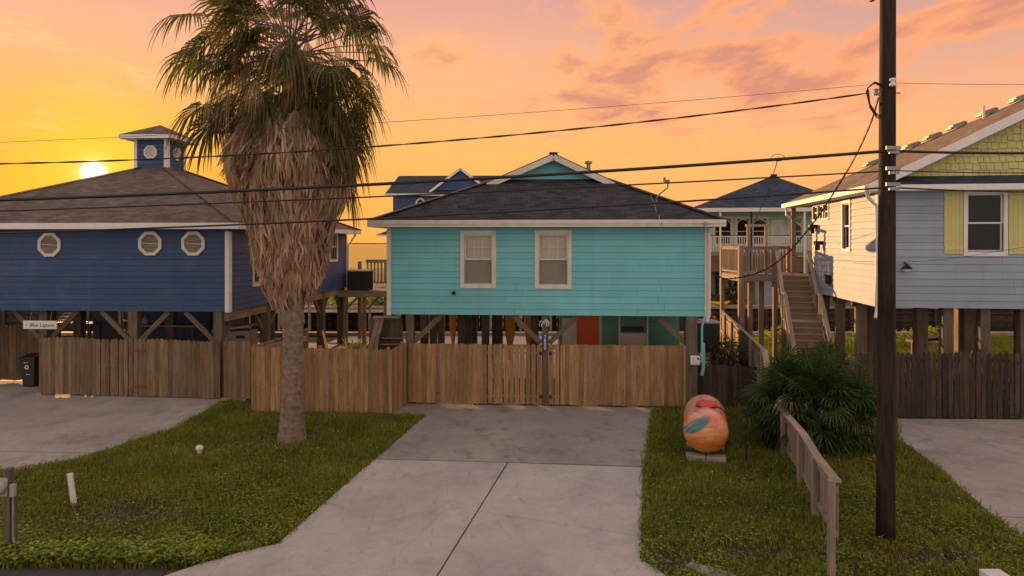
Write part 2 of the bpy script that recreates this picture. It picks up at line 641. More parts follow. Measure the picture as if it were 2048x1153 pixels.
# warm light gathers round the sun
cs = t.vmath('DOT_PRODUCT', d, tuple(SUNV)).outputs['Value']
cs = t.math('MAXIMUM', cs, 0.)
hor = t.rng(zc, .05, .24, 1, .0)
g1 = t.math('MULTIPLY', t.math('POWER', cs, 26.), hor)
base = t.mix(t.math('MULTIPLY', g1, .95, clamp=True), base, (1.0, .385, .012))
g2 = t.math('POWER', cs, 260.)
# clouds on a high flat layer
cz = t.math('ADD', zc, .055)
cu, cv = t.math('DIVIDE', x, cz), t.math('DIVIDE', y, cz)
cc = t.N('ShaderNodeCombineXYZ')
t.put(cc.inputs[0], t.math('MULTIPLY', cu, 1.0))
t.put(cc.inputs[1], t.math('MULTIPLY', cv, .62))
cp = cc.outputs[0]
n1 = t.noise(t.vmath('ADD', cp, (3.1, 7.7, 0)).outputs[0], 2.1, 10, .60, .25)
n2 = t.noise(t.vmath('ADD', cp, (9.3, 2.2, 4)).outputs[0], .55, 4, .5, .3)
side = t.rng(x, -.35, .30, -.012, .035)
low = t.rng(zc, .06, .25, -.065, .02)
dens = t.math('ADD', t.math('ADD', t.math('MULTIPLY', n1, .72), t.math('MULTIPLY', n2, .28)), t.math('ADD', side, low))
lit = t.rng(dens, .535, .60, 0, 1)
core = t.rng(dens, .595, .67, 0, 1)
warm = t.mix(t.rng(x, -.45, .25, 0, 1), (1.0, .55, .25), (1.0, .40, .175))
base = t.mix(t.math('MULTIPLY', lit, .9), base, warm)
base = t.mix(t.math('MULTIPLY', core, .75), base, (.60, .25, .19))
# thin streaks low over the horizon
cs2 = t.N('ShaderNodeCombineXYZ')
t.put(cs2.inputs[0], t.math('MULTIPLY', t.math('DIVIDE', x, t.math('ADD', y, .3)), 3.5))
t.put(cs2.inputs[1], t.math('MULTIPLY', z, 34.))
n3 = t.noise(cs2.outputs[0], 1.2, 6, .6, .5)
st = t.math('MULTIPLY', t.rng(n3, .53, .74, 0, 1), t.rng(zc, .03, .2, .75, .0))
base = t.mix(t.math('MULTIPLY', st, .5), base, (.95, .32, .11))
n4 = t.noise(t.vmath('ADD', cs2.outputs[0], (5, 3, 2)).outputs[0], .8, 6, .6, .4)
st2 = t.math('MULTIPLY', t.rng(n4, .52, .7, 0, 1), t.math('POWER', cs, 60.))
base = t.mix(t.math('MULTIPLY', st2, .4), base, (1.05, .62, .13))
base = t.mix(t.math('MULTIPLY', g2, .95, clamp=True), base, (1.12, .64, .04))
# the sun itself, white-hot
mid = t.math('POWER', cs, 5500.)
base = t.mix(t.math('MULTIPLY', mid, .9, clamp=True), base, (1.25, .92, .22))
core1 = t.rng(cs, math.cos(math.radians(1.0)), math.cos(math.radians(.25)), 0, 1)
core1 = t.math('MULTIPLY', t.math('MULTIPLY', core1, core1), t.math('SUBTRACT', 3., t.math('MULTIPLY', core1, 2.)))
base = t.mix(core1, base, (1.75, 1.62, 1.25))
sky = t.N('ShaderNodeTexSky', sky_type='NISHITA')
sky.sun_disc = False
sky.sun_elevation = SUN_EL
sky.sun_rotation = SUN_AZ
sky.air_density = 1.2
sky.dust_density = 2.5
b1 = t.N('ShaderNodeBackground')
t.put(b1.inputs[0], sky.outputs[0])
b1.inputs[1].default_value = .0015
b2 = t.N('ShaderNodeBackground')
t.put(b2.inputs[0], base)
b2.inputs[1].default_value = .77
ad = t.N('ShaderNodeAddShader')
t.t.links.new(b1.outputs[0], ad.inputs[0])
t.t.links.new(b2.outputs[0], ad.inputs[1])
t.t.links.new(ad.outputs[0], out.inputs[0])

cam = bpy.data.cameras.new('camera')
cam.sensor_width = 36
cam.lens = FPX / 2048 * 36
cam.shift_y = -(576.5 - HOR) / 2048
cam.clip_end = 9000
co = bpy.data.objects.new('camera', cam)
co.location = (0, 0, CAMH)
co.rotation_euler = (math.pi / 2, 0, 0)
COL.objects.link(co)
SC.camera = co
vs = SC.view_settings
vs.view_transform = 'Standard'
vs.look = 'None'
vs.exposure = .45
vs.gamma = 1
SC.cycles.use_denoising = True
SC.cycles.max_bounces = 6
SC.cycles.transparent_max_bounces = 12
SC.cycles.caustics_reflective = False
SC.cycles.caustics_refractive = False


# ------------------------------------------------------------------ ground, paving, water
def sheet(name, pts, z, mat, thick=.0):
    mb = MB()
    pp = [(p[0], p[1], z) for p in pts]
    if thick:
        mb.slab(pp, thick)
    else:
        mb.face(pp)
    return struct(mb.build(name, mat))


def px(*a):
    return [G(u, v) for u, v in a]


sheet('ground', [(-60, -15), (60, -15), (60, 36.9), (-60, 36.9)], -.03, M['yard'])
sheet('far_ground', [(-140, 49.1), (140, 49.1), (140, 128), (-140, 128)], .30, M['yard'])
# street in front
sheet('road', [(-60, 3), (60, 3), (60, 9.25), (-5.1, 9.45), (-5.2, 10.46), (-60, 10.75)], -.012, M['asph'])
# middle driveway: apron, old slab
mid_new = px((748, 921), (1015, 928), (1286, 937), (1280, 1120)) + [Vector((2.55, 9.6, 0)), Vector((2.9, 9.0, 0)), Vector((-5.6, 9.6, 0))] + px((395, 1132), (480, 1107), (556, 1090))
# split along the long joint
ja, jb = G(1015, 928), G(875, 1153)
jd = (jb - ja).normalized()
jc = ja + jd * 6.4
jn = Vector((jd.y, -jd.x, 0)).normalized() * .017
left_half = [G(748, 921), ja + jn, jc + jn] + [Vector((-5.6, 9.6, 0))] + px((395, 1132), (480, 1107), (556, 1090))
right_half = [ja - jn, G(1286, 937), G(1280, 1120), Vector((2.55, 9.6, 0)), Vector((2.9, 9.0, 0)), jc - jn]
mb = MB()
mb.slab([(p.x, p.y, .02) for p in (left_half if True else [])][::-1], .1)
mb.slab([(p.x, p.y, .02) for p in right_half][::-1], .1)
drive = struct(mb.build('driveway_apron', M['conc']))
mb = MB()
old = px((752, 919), (850, 833), (785, 829)) + [Vector((-3.3, 21.2, 0)), Vector((5.8, 20.6, 0))] + px((1303, 823), (1287, 934), (1015, 925.5))
mb.slab([(p.x, p.y, .016) for p in old][::-1], .1)
struct(mb.build('driveway', M['conc_dk']))
mb = MB()
mb.slab([(-3.5, 21.25, .012), (5.9, 20.65, .012), (6.9, 31.5, .012), (-2.6, 32.2, .012)], .1)
struct(mb.build('carport_floor', M['conc_gl']))
# neighbour's driveway on the left, in two pours with an open joint
mb = MB()
nl = [Vector((-20, 24.6, 0)), Vector((-19.5, 16.55, 0))] + px((0, 903.5), (190, 907), (262, 886), (340, 862), (430, 812), (446, 800)) + [Vector((-9.2, 22.2, 0)), Vector((-16.0, 24.6, 0))]
mb.slab([(p.x, p.y, .016) for p in nl], .1)
nl2 = [Vector((-19.5, 16.52, 0)), Vector((-19.5, 14.6, 0))] + px((0, 946), (90, 932), (150, 921), (189, 908.5), (0, 905.3))
mb.slab([(p.x, p.y, .016) for p in nl2], .1)
struct(mb.build('neighbour_driveway', M['conc_l']))
# driveway on the right
mb = MB()
nr = px((1795, 839)) + [Vector((22, 19.0, 0)), Vector((22, 11.9, 0))] + px((2048, 1036.5), (1988, 1034), (1868, 930), (1796, 878))
mb.slab([(p.x, p.y, .016) for p in nr][::-1], .1)
nr2 = px((1990, 1036), (2048, 1038.5)) + [Vector((22, 11.85, 0)), Vector((22, 9.4, 0))] + px((2075, 1100))
mb.slab([(p.x, p.y, .016) for p in nr2][::-1], .1)
struct(mb.build('side_driveway', M['conc_l']))
# ground under the neighbouring houses
mb = MB()
mb.slab([(-20.2, 22.5, -.006), (-9.1, 21.9, -.006), (-8.4, 33.8, -.006), (-19.5, 34.5, -.006)], .1)
struct(mb.build('shaded_floor', M['conc_gl']))
mb = MB()
mb.slab([(-9.0, 33.9, .03), (2.2, 33.2, .03), (2.4, 36.4, .03), (-8.8, 36.4, .03)], .1)
struct(mb.build('canal_patio', M['conc_gl']))
# water
def water(name, pts, z, wave, rough):
    m, t, p, out = newmat(name + '_surface')
    t.put(p.inputs['Base Color'], (.012, .016, .012))
    p.inputs['Roughness'].default_value = rough
    p.inputs['IOR'].default_value = 1.33
    n = t.noise(t.coord('Object', (wave, wave * 3, 1)), 1., 5, .6)
    bump(t, p, n, .35, .05)
    return sheet(name, pts, z, m)


water('canal_water', [(-140, 36.6), (140, 36.6), (140, 49.3), (-140, 49.3)], -1.0, 1.3, .06)
water('bay_water', [(-4000, 127), (4000, 127), (4000, 6000), (-4000, 6000)], -.6, .05, .16)
mb = MB()
hx = np.linspace(-3200, 3200, 240)
for i in range(len(hx) - 1):
    a = 3 + 2 * math.sin(hx[i] * .004) + R(0, 2)
    b = 6 + 5 * math.sin(hx[i + 1] * .004)
    mb.bx(hx[i], 5200, -2, hx[i + 1], 5260, a)
struct(mb.build('far_shore_hills', M['bush']))

# bulkheads
def bulkhead(name, label, y, ztop, zbot, face, mat, capm):
    o = thing(name, label, 'sea wall', (0, y, 0))
    mb = MB()
    xx = -70.
    while xx < 70:
        w = R(.25, .31)
        mb.bx(xx, -.03, zbot, xx + w - .01, .03 + R(0, .02), ztop - .16)
        xx += w
    mb.build('planking', mat, o)
    mb = MB()
    for zz in (ztop - .45, ztop - 1.0):
        mb.bx(-70, face * .04 - .09 * (face < 0) - .0, zz - .1, 70, face * .04 + .09 * (face > 0), zz + .1, 0)
    mb.build('waler', mat, o)
    for i in range(-14, 15):
        mb = MB()
        mb.bx(i * 3 - .12, face * .14 - .12, zbot, i * 3 + .12, face * .14 + .12, ztop - .17)
        mb.build('pile', mat, o)
    mb = MB()
    mb.bx(-70, -.28, ztop - .155, 70, .28, ztop, 0)
    mb.build('cap_board', capm, o)
    return o


bulkhead('bulkhead', 'long grey timber sea wall with pale cap along the near canal bank behind the houses', 36.75, .18, -2.0, 1, M['grey'], M['rail'])
bulkhead('bulkhead', 'dark planked sea wall along the far canal bank below the rear houses', 49.2, .42, -2.0, -1, M['dark'], M['rail'])


# ------------------------------------------------------------------ lawns
def inside(poly, X, Y):
    r = np.zeros(len(X), bool)
    n = len(poly)
    for i in range(n):
        x1, y1 = poly[i][0], poly[i][1]
        x2, y2 = poly[(i + 1) % n][0], poly[(i + 1) % n][1]
        c = ((y1 > Y) != (y2 > Y)) & (X < (x2 - x1) * (Y - y1) / (y2 - y1 + 1e-12) + x1)
        r ^= c
    return r


lawn_left = [Vector((-19.5, 14.55, 0))] + px((0, 944), (90, 930), (160, 916), (190, 908), (262, 884), (340, 860), (436, 810), (470, 800), (504, 826), (700, 829), (852, 833), (750, 920), (556, 1091), (480, 1108), (393, 1133)) + [Vector((-5.3, 10.42, 0)), Vector((-19.5, 10.7, 0))]
lawn_right = px((1303, 818), (1286, 935), (1279, 1122)) + [Vector((2.5, 9.4, 0)), Vector((9.5, 9.2, 0))] + px((2090, 1110), (1988, 1036), (1868, 932), (1797, 880), (1795, 838), (1700, 838), (1540, 812))
lawn_back_right = [Vector((7.2, 21.5, 0)), Vector((24, 19.6, 0)), Vector((26, 36.3, 0)), Vector((8.2, 36.3, 0))]
lawn_back_left = [Vector((-8.6, 21.5, 0)), Vector((-4.2, 20.5, 0)), Vector((-3.2, 33, 0)), Vector((-8.0, 33.6, 0))]
sheet('lawn', lawn_left[::-1], -.016, M['dirt'])
sheet('side_lawn', lawn_right, -.016, M['dirt'])


def hashn(x, y, s):
    """cheap smooth noise 0..1"""
    v = 0
    for k, (a, b, c) in enumerate(((1.0, .7, .3), (2.1, -1.3, 1.7), (-3.7, 2.9, .9), (5.3, 6.1, 2.2))):
        v = v + np.sin((x * a + y * b) * s + c * 3 + k) * (.5 ** (k * .6))
    return .5 + .22 * v


def scatter(poly, dens):
    xs = [p[0] for p in poly]
    ys = [p[1] for p in poly]
    A = (max(xs) - min(xs)) * (max(ys) - min(ys))
    n = int(A * dens)
    X, Y = rng.uniform(min(xs), max(xs), n), rng.uniform(min(ys), max(ys), n)
    k = inside(poly, X + rng.normal(0, .045, n), Y + rng.normal(0, .045, n))
    return X[k], Y[k]


def bare(X, Y):
    """worn earth patches 0..1"""
    b = np.zeros_like(X)
    for (cx, cy, rx, ry) in ((G(235, 1030).x, G(235, 1030).y, 1.0, .55), (G(560, 880).x, G(560, 880).y, .8, .5), (G(1490, 1105).x, G(1490, 1105).y, .9, .35), (G(1840, 1120).x, G(1840, 1120).y, .8, .25), (G(1330, 1100).x, 10.6, .3, .3)):
        b = np.maximum(b, np.exp(-((X - cx) / rx) ** 2 - ((Y - cy) / ry) ** 2))
    return b


def blades(polys):
    V, Q, T, mq, mt = [], [], [], [], []
    base = 0
    for poly, dens, hmul, dry in polys:
        X, Y = scatter(poly, dens)
        clump = hashn(X, Y, 2.3) * .55 + hashn(X + 9, Y - 3, 6.1) * .45
        b = bare(X, Y)
        keep = rng.random(len(X)) < (.35 + .9 * clump) * (1 - .82 * b)
        X, Y, clump, b = X[keep], Y[keep], clump[keep], b[keep]
        n = len(X)
        h = rng.gamma(5, .0145, n) * (.55 + clump) * hmul * (1 - .4 * b)
        a = rng.uniform(0, 2 * np.pi, n)
        ln = rng.uniform(.15, 1.0, n) * h
        la = rng.uniform(0, 2 * np.pi, n)
        w = rng.uniform(.004, .010, n) * (1 + .2 * hmul)
        cx, cy = np.cos(a) * w, np.sin(a) * w
        lx, ly = np.cos(la) * ln, np.sin(la) * ln
        z0 = np.full(n, -.03)
        P0 = np.stack([X - cx, Y - cy, z0], 1)
        P1 = np.stack([X + cx, Y + cy, z0], 1)
        P2 = np.stack([X + cx * .8 + lx * .35, Y + cy * .8 + ly * .35, h * .6], 1)
        P3 = np.stack([X - cx * .8 + lx * .35, Y - cy * .8 + ly * .35, h * .6], 1)
        P4 = np.stack([X + lx, Y + ly, h * (.95 - .25 * (ln / h) ** 2)], 1)
        V.append(np.stack([P0, P1, P2, P3, P4], 1).reshape(-1, 3))
        i = base + np.arange(n) * 5
        Q.append(np.stack([i, i + 1, i + 2, i + 3], 1))
        T.append(np.stack([i + 3, i + 2, i + 4], 1))
        mm = (rng.random(n) < dry + .5 * b).astype(np.int32)
        mq.append(mm)
        mt.append(mm)
        base += n * 5
    return np.concatenate(V), np.concatenate(Q), np.concatenate(T), np.concatenate(mq), np.concatenate(mt)


V, Q, T, mq, mt = blades([(lawn_left, 1800, 1.0, .09), (lawn_right, 1850, 1.1, .12), (lawn_back_right, 260, 2.0, .05), (lawn_back_left, 260, 1.6, .05)])
g = fast_mesh('grass', V, Q, T, [M['grass'], M['dry']], mq, mt)
g['kind'] = 'stuff'


def leaves(polys, flowers):
    """low broad-leaved weeds: three leaflets on a stalk, and a few pale flowers"""
    V, Q, mq = [], [], []
    base = 0
    for poly, dens, hm in polys:
        X, Y = scatter(poly, dens)
        cl = hashn(X - 5, Y + 2, 1.1) * .6 + hashn(X, Y + 7, 4.3) * .4
        # weeds crowd the road verge and thin out towards the fences
        near = np.clip((15.5 - Y) / 4.5, 0.1, 1.15) if hm < 1.5 else np.ones_like(Y)
        verge = np.exp(-np.clip(Y - 10.9, 0, 9) / .35) * (X < -4.5)
        keep = rng.random(len(X)) < np.clip((cl - .22) * 1.6, .0, 1) * near * (1 - .85 * bare(X, Y)) + verge
        X, Y = X[keep], Y[keep]
        verge = verge[keep]
        n = len(X)
        hz = rng.uniform(.03, .12, n) * hm * (1 + .55 * verge)
        for k in range(3):
            a = rng.uniform(0, 2 * np.pi, n)
            s = rng.uniform(.010, .024, n) * (1 + .75 * verge) * (1 + .25 * (hm > 1.5))
            rx, ry = X + np.cos(a) * s * 1.1, Y + np.sin(a) * s * 1.1
            tz = rng.uniform(-.5, .8, n) * s
            ux, uy = np.cos(a) * s, np.sin(a) * s
            vx, vy = -np.sin(a) * s * .75, np.cos(a) * s * .75
            p0 = np.stack([rx - ux, ry - uy, hz - tz * .6], 1)
            p1 = np.stack([rx + vx, ry + vy, hz + .3 * s], 1)
            p2 = np.stack([rx + ux, ry + uy, hz + tz], 1)
            p3 = np.stack([rx - vx, ry - vy, hz + .3 * s], 1)
            V.append(np.stack([p0, p1, p2, p3], 1).reshape(-1, 3))
            i = base + np.arange(n) * 4
            Q.append(np.stack([i, i + 1, i + 2, i + 3], 1))
            mq.append(np.zeros(n, np.int32))
            base += n * 4
    for poly, n in flowers:
        X, Y = scatter(poly, n)
        k = len(X)
        hz = rng.uniform(.05, .13, k)
        s = rng.uniform(.006, .011, k)
        p = [np.stack([X + a * s, Y + b * s, hz + c * s], 1) for a, b, c in ((-1, -.4, 0), (1, -.4, 0), (1, .4, 1.2), (-1, .4, 1.2))]
        V.append(np.stack(p, 1).reshape(-1, 3))
        i = base + np.arange(k) * 4
        Q.append(np.stack([i, i + 1, i + 2, i + 3], 1))
        mq.append(np.ones(k, np.int32))
        base += k * 4
    return np.concatenate(V), np.concatenate(Q), np.concatenate(mq)


V, Q, mq = leaves([(lawn_left, 700, 1.), (lawn_right, 480, 1.), (lawn_back_right, 60, 2.6)], [(lawn_left, 1.2), (lawn_right, 2.0)])
g = fast_mesh('ground_cover', V, Q, np.zeros((0, 3), np.int32), [M['clover'], M['petal']], mq, np.zeros(0, np.int32))
g['kind'] = 'stuff'
# ------------------------------------------------------------------ house kit
class HF:
    """house frame: u along the front, v going back, z up"""

    def __init__(s, x, y, deg):
        s.o = Vector((x, y, 0))
        s.a = math.radians(deg)

    def upx(s, px, v=0.):
        """u of the point of the line v=const that shows at photo column px"""
        k = (px - 1024) / FPX
        c, n = math.cos(s.a), math.sin(s.a)
        # X = ox + u c - v n ; Y = oy + u n + v c
        return (k * (s.o.y + v * c) - s.o.x + v * n) / (c - k * n)

    def vpx(s, px, u=0.):
        k = (px - 1024) / FPX
        c, n = math.cos(s.a), math.sin(s.a)
        return (s.o.x + u * c - k * (s.o.y + u * n)) / (k * c + n)

    def zpx(s, py, u, v=0.):
        Y = s.o.y + u * math.sin(s.a) + v * math.cos(s.a)
        return CAMH - (py - HOR) / FPX * Y

    def w(s, u, v, z=0.):
        c, n = math.cos(s.a), math.sin(s.a)
        return Vector((s.o.x + u * c - v * n, s.o.y + u * n + v * c, z))


def wall_mesh(mb, p0, p1, z0, z1, holes=(), course=.185, out=(0, -1), back=.10, m=0, mb_back=1):
    """lap-sided wall from p0 to p1 (u,v) seen from the 'out' side; holes = (s0,s1,za,zb)"""
    p0, p1 = Vector(p0), Vector(p1)
    d = p1 - p0
    L = d.length
    d.normalize()
    o = Vector(out).normalized()

    def pt(s, off, z):
        q = p0 + d * s + o * off
        return (q.x, q.y, z)
    flip = (d.x * o.y - d.y * o.x) > 0      # keep faces looking out

    def quad(a, b, c, e, uv=None, mi=m):
        if flip:
            mb.face([a, e, c, b], [uv[0], uv[3], uv[2], uv[1]] if uv else None, mi)
        else:
            mb.face([a, b, c, e], uv, mi)
    n = max(1, round((z1 - z0) / course))
    ch = (z1 - z0) / n
    gv = .006
    for i in range(n):
        za, zb = z0 + i * ch, z0 + (i + 1) * ch
        zm = (za + zb) / 2
        cuts = [0, L]
        blocked = [(h[0], h[1]) for h in holes if h[2] < zm < h[3]]
        s = 0
        segs = []
        for a, b in sorted(blocked):
            if a > s:
                segs.append((s, a))
            s = max(s, b)
        if s < L:
            segs.append((s, L))
        for a, b in segs:
            pos = a
            while pos < b - 1e-6:
                nx = pos + R(3.0, 4.6)
                if b - nx < .8:
                    nx = b
                e0, e1 = pos + (.005 if pos > a else 0), nx
                # one shared-vertex board: front, lower lip
                V = [pt(e0, .002, za + gv), pt(e1, .002, za + gv), pt(e1, .030, za + gv), pt(e0, .030, za + gv), pt(e1, .010, zb), pt(e0, .010, zb)]
                F = [(3, 2, 4, 5), (0, 1, 2, 3)]
                if flip:
                    F = [tuple(reversed(f)) for f in F]
                U = []
                for f in F:
                    U.append([((e0 if k in (0, 3, 5) else e1), V[k][2] + (0 if k in (2, 3, 4, 5) else -.01)) for k in f])
                mb.faces(V, F, U, m)
                pos = nx
    # solid wall behind, cut round the holes
    xs = sorted({0., L, *[h[0] for h in holes], *[h[1] for h in holes]})
    for a, b in zip(xs[:-1], xs[1:]):
        mid = (a + b) / 2
        hs = sorted([(h[2], h[3]) for h in holes if h[0] < mid < h[1]])
        z = z0
        for c, e in hs + [(z1, z1)]:
            if c > z + 1e-4:
                c0, c1 = Vector(pt(a, 0, z)), Vector(pt(b, 0, c))
                q = [pt(a, 0, z), pt(b, 0, z), pt(b, 0, c), pt(a, 0, c)]
                r = [pt(a, -back, z), pt(b, -back, z), pt(b, -back, c), pt(a, -back, c)]
                V = q + r
                F = [(0, 1, 2, 3), (5, 4, 7, 6), (4, 5, 1, 0), (3, 2, 6, 7), (4, 0, 3, 7), (1, 5, 6, 2)]
                if flip:
                    F = [tuple(reversed(f)) for f in F]
                mb.faces(V, F, None, mb_back)
            z = max(z, e)


def window(parent, p0, d, out, s0, s1, z0, z1, casing=.09, grid=None, frame='cream', blind=True, screen=True, head=0., name='window'):
    """double-hung window: casing and sashes are the part, panes and blind its sub-parts.
    p0 wall origin, d along-wall unit, out outward unit; s0..s1, z0..z1 the opening"""
    d, o = Vector(d), Vector(out)
    ang = math.atan2(d.y, d.x)
    base = Vector((p0[0], p0[1])) + d * s0
    w, h = s1 - s0, z1 - z0
    sgn = 1 if (d.x * o.y - d.y * o.x) > 0 else -1     # local +y is sgn*out

    def L(off):
        return off * sgn
    loc = Vector((base.x, base.y, z0))

    def bx(mb, a, b, y0, y1, c, e, g=2):
        ya, yb = sorted((L(y0), L(y1)))
        mb.bx(a, ya, c, b, yb, e, g)
    mb = MB()
    c = casing
    bx(mb, -c, 0, .0, .05, -c, h + c)
    bx(mb, w, w + c, .0, .05, -c, h + c)
    bx(mb, 0, w, .0, .052, h, h + c + head, 0)
    bx(mb, 0, w, .0, .058, -c, 0, 0)
    if head:
        bx(mb, -c - .04, w + c + .04, .0, .075, h + c + head, h + c + head + .05, 0)
    # jamb liners and sashes
    f = .045
    for zz0, zz1, y in ((h / 2 - .02, h, -.02), (0, h / 2 + .02, -.05)):
        bx(mb, 0.001, f, y - .03, y, zz0, zz1)
        bx(mb, w - f, w - .001, y - .03, y, zz0, zz1)
        bx(mb, f, w - f, y - .028, y + .002, zz0, zz0 + f, 0)
        bx(mb, f, w - f, y - .028, y + .002, zz1 - f, zz1, 0)
    if grid:
        nx, nz = grid
        za, zb = h / 2 - .02 + f, h - f
        for i in range(1, nx):
            q = f + (w - 2 * f) * i / nx
            bx(mb, q - .009, q + .009, -.052, -.024, za, zb)
        for i in range(1, nz):
            q = za + (zb - za) * i / nz
            bx(mb, f, w - f, -.050, -.026, q - .009, q + .009, 0)
    win = mb.build(name, M[frame], parent, loc=loc, rotz=ang)
    mb = MB()
    for zz0, zz1, y in ((h / 2 + .02, h - f, -.038), (f, h / 2 - .02, -.068)):
        mb.face([(f, L(y), zz0), (w - f, L(y), zz0), (w - f, L(y), zz1), (f, L(y), zz1)])
    mb.build('pane', M['glass'], win)
    if blind:
        mb = MB()
        k = 0
        zz = .02
        bottom = blind if isinstance(blind, float) else 0.
        zz = .02 + bottom * h
        while zz < h - .02:
            mb.face([(.02, L(-.145), zz), (w - .02, L(-.145), zz), (w - .02, L(-.125), zz + .046), (.02, L(-.125), zz + .046)])
            zz += .044
        mb.build('blind', M['blind'], win)
    if screen:
        mb = MB()
        y = -.012
        mb.face([(.012, L(y), .01), (w - .012, L(y), .01), (w - .012, L(y), h / 2 - .02), (.012, L(y), h / 2 - .02)])
        mb.build('insect_screen', M['screen'], win)
    return win


def octagon(parent, p0, d, out, sc, zc, r, name='octagon_window', glass='curt', louver=False, frame='cream'):
    """octagonal casing standing proud of the wall with a pane set into it"""
    d, o = Vector(d), Vector(out)
    ang = math.atan2(d.y, d.x)
    base = Vector((p0[0], p0[1])) + d * sc
    sgn = 1 if (d.x * o.y - d.y * o.x) > 0 else -1
    A = [math.pi / 8 + k * math.pi / 4 for k in range(8)]
    mb = MB()
    ro, ri = r, r * .74
    for k in range(8):
        a, b = A[k], A[(k + 1) % 8]
        q = [(ro * math.cos(a), ro * math.sin(a)), (ro * math.cos(b), ro * math.sin(b)), (ri * math.cos(b), ri * math.sin(b)), (ri * math.cos(a), ri * math.sin(a))]
        V = [(u, sgn * .024, w) for u, w in q] + [(u, sgn * .075, w) for u, w in q]
        F = [(0, 1, 2, 3), (7, 6, 5, 4), (0, 4, 5, 1), (1, 5, 6, 2), (2, 6, 7, 3), (3, 7, 4, 0)]
        mb.faces(V, F)
    win = mb.build(name, M[frame], parent, loc=(base.x, base.y, zc), rotz=ang)
    mb = MB()
    if louver:
        z = -ri * .9
        while z < ri * .9:
            half = min(ri * .98, (ri * 1.36 - abs(z)))
            ya, yb = sorted((sgn * .03, sgn * .06))
            mb.face([(-half, sgn * .066, z), (half, sgn * .066, z), (half, sgn * .034, z + .06), (-half, sgn * .034, z + .06)])
            z += .065
        mb.build('louver', M[frame], win)
    else:
        mb.face([(ri * 1.02 * math.cos(a), sgn * .044, ri * 1.02 * math.sin(a)) for a in A])
        mb.build('pane', M['glass'], win)
        mb = MB()
        mb.face([(ri * 1.02 * math.cos(a), sgn * .028, ri * 1.02 * math.sin(a)) for a in A])
        mb.build('curtain', M[glass], win)
        mb = MB()
        mb.beam((-ri * .95, sgn * .05, .02), (ri * .95, sgn * .05, -.02), .02, .016)
        mb.build('muntin', M[frame], win)
    return win


def fascia(mb, a, b, z1, h, w=.04):
    mb.beam((a[0], a[1], z1 - h / 2), (b[0], b[1], z1 - h / 2), w, h)


def piles(parent, spots, z1, s=.28, braces=True, mat='pile'):
    for (u, v) in spots:
        mb = MB()
        mb.bx(u - s / 2, v - s / 2, -.05, u + s / 2, v + s / 2, z1)
        mb.build('pile', M[mat], parent, bevel=.012)


def braces(parent, u, v, zt, dirs, L=.85, mat='pile', drop=None):
    for du, dv in dirs:
        mb = MB()
        mb.beam((u + du * .12, v + dv * .12, zt - L), (u + du * (L + .12), v + dv * (L + .12), zt - .02), .09, .15)
        mb.build('knee_brace', M[mat], parent)


# ================================================================== the teal house
T_ = HF(-3.786, 21.13, -3.82)
TW, TD, TZ0, TZ1 = 9.61, 7.5, 2.73, 5.46
teal = thing('stilt_house', 'turquoise raised house with charcoal hip roof and two white framed front windows', 'house', T_.o, T_.a)
w1 = (T_.upx(929), T_.upx(984), T_.zpx(568, 2.5), T_.zpx(470, 2.5))
w2 = (T_.upx(1078), T_.upx(1135), T_.zpx(569.5, 4.7), T_.zpx(469, 4.7))
mb = MB()
wall_mesh(mb, (0, 0), (TW, 0), TZ0, TZ1 + .1, [w1, w2])
wall_mesh(mb, (0, TD), (TW, TD), TZ0, TZ1 + .1, out=(0, 1))
wall_mesh(mb, (0, .1), (0, TD - .1), TZ0, TZ1 + .1, out=(-1, 0))
wall_mesh(mb, (TW, .1), (TW, TD - .1), TZ0, TZ1 + .1, out=(1, 0))
mb.build('wall', [M['teal'], M['dkroom']], teal)
mb = MB()
mb.bx(.11, .11, TZ0 + .27, TW - .11, TD - .11, TZ0 + .37)
for k in range(12):
    mb.bx(.12, .3 + k * .62, TZ0 + .02, TW - .12, .345 + k * .62, TZ0 + .268, 0)
mb.build('floor_framing', M['pile'], teal)
mb = MB()
mb.bx(.12, 2.6, TZ0 + .38, TW - .12, 2.7, TZ1)
mb.bx(.12, .12, TZ1 - .02, TW - .12, TD - .12, TZ1 + .08)
mb.build('inner_wall', M['dkroom'], teal)
for q, b in ((w1, .38), (w2, .30)):
    window(teal, (0, 0), (1, 0), (0, -1), *q, casing=.125, grid=(3, 2), blind=True)
for u, sx in ((-.03, 1), (TW + .03, -1)):
    mb = MB()
    mb.bx(min(u, u + sx * .13), -.045, TZ0 - .02, max(u, u + sx * .13), .0, TZ1 - .05)
    mb.bx(min(u, u + sx * .03), .001, TZ0 - .02, max(u, u + sx * .03), .14, TZ1 - .05)
    mb.build('corner_board', M['cream'], teal)
# roof: side slopes, front hip, gablet
uL, uR, vF, vB = T_.upx(737, -.5), T_.upx(1450, -.5), -.5, TD + .5
zE = T_.zpx(441, 4.5, -.5)
vG = 2.75
uA = T_.upx(1107, vG - .3)
zA = T_.zpx(307, uA, vG - .3)
zB = T_.zpx(359, uA, vG)
fb = (zB - zE) / (zA - zE)
gl, gr = uL + (uA - uL) * fb, uR + (uA - uR) * fb
mb = MB()
th = .07
mb.slab([(uL, vF, zE), (uR, vF, zE), (gr, vG, zB), (gl, vG, zB)], th)
mb.slab([(gl, vG, zB), (gl, vB, zB), (uL, vB, zE), (uL, vF, zE)], th)
mb.slab([(uR, vF, zE), (uR, vB, zE), (gr, vB, zB), (gr, vG, zB)], th)
vr = vG - .38
mb.slab([(uA, vr, zA), (uA, vB, zA), (gl, vB, zB + .001), (gl, vr, zB + .001)], th)
mb.slab([(gr, vr, zB + .001), (gr, vB, zB + .001), (uA, vB, zA), (uA, vr, zA)], th)
roof = mb.build('roof', M['roof_dk'], teal)
mb = MB()
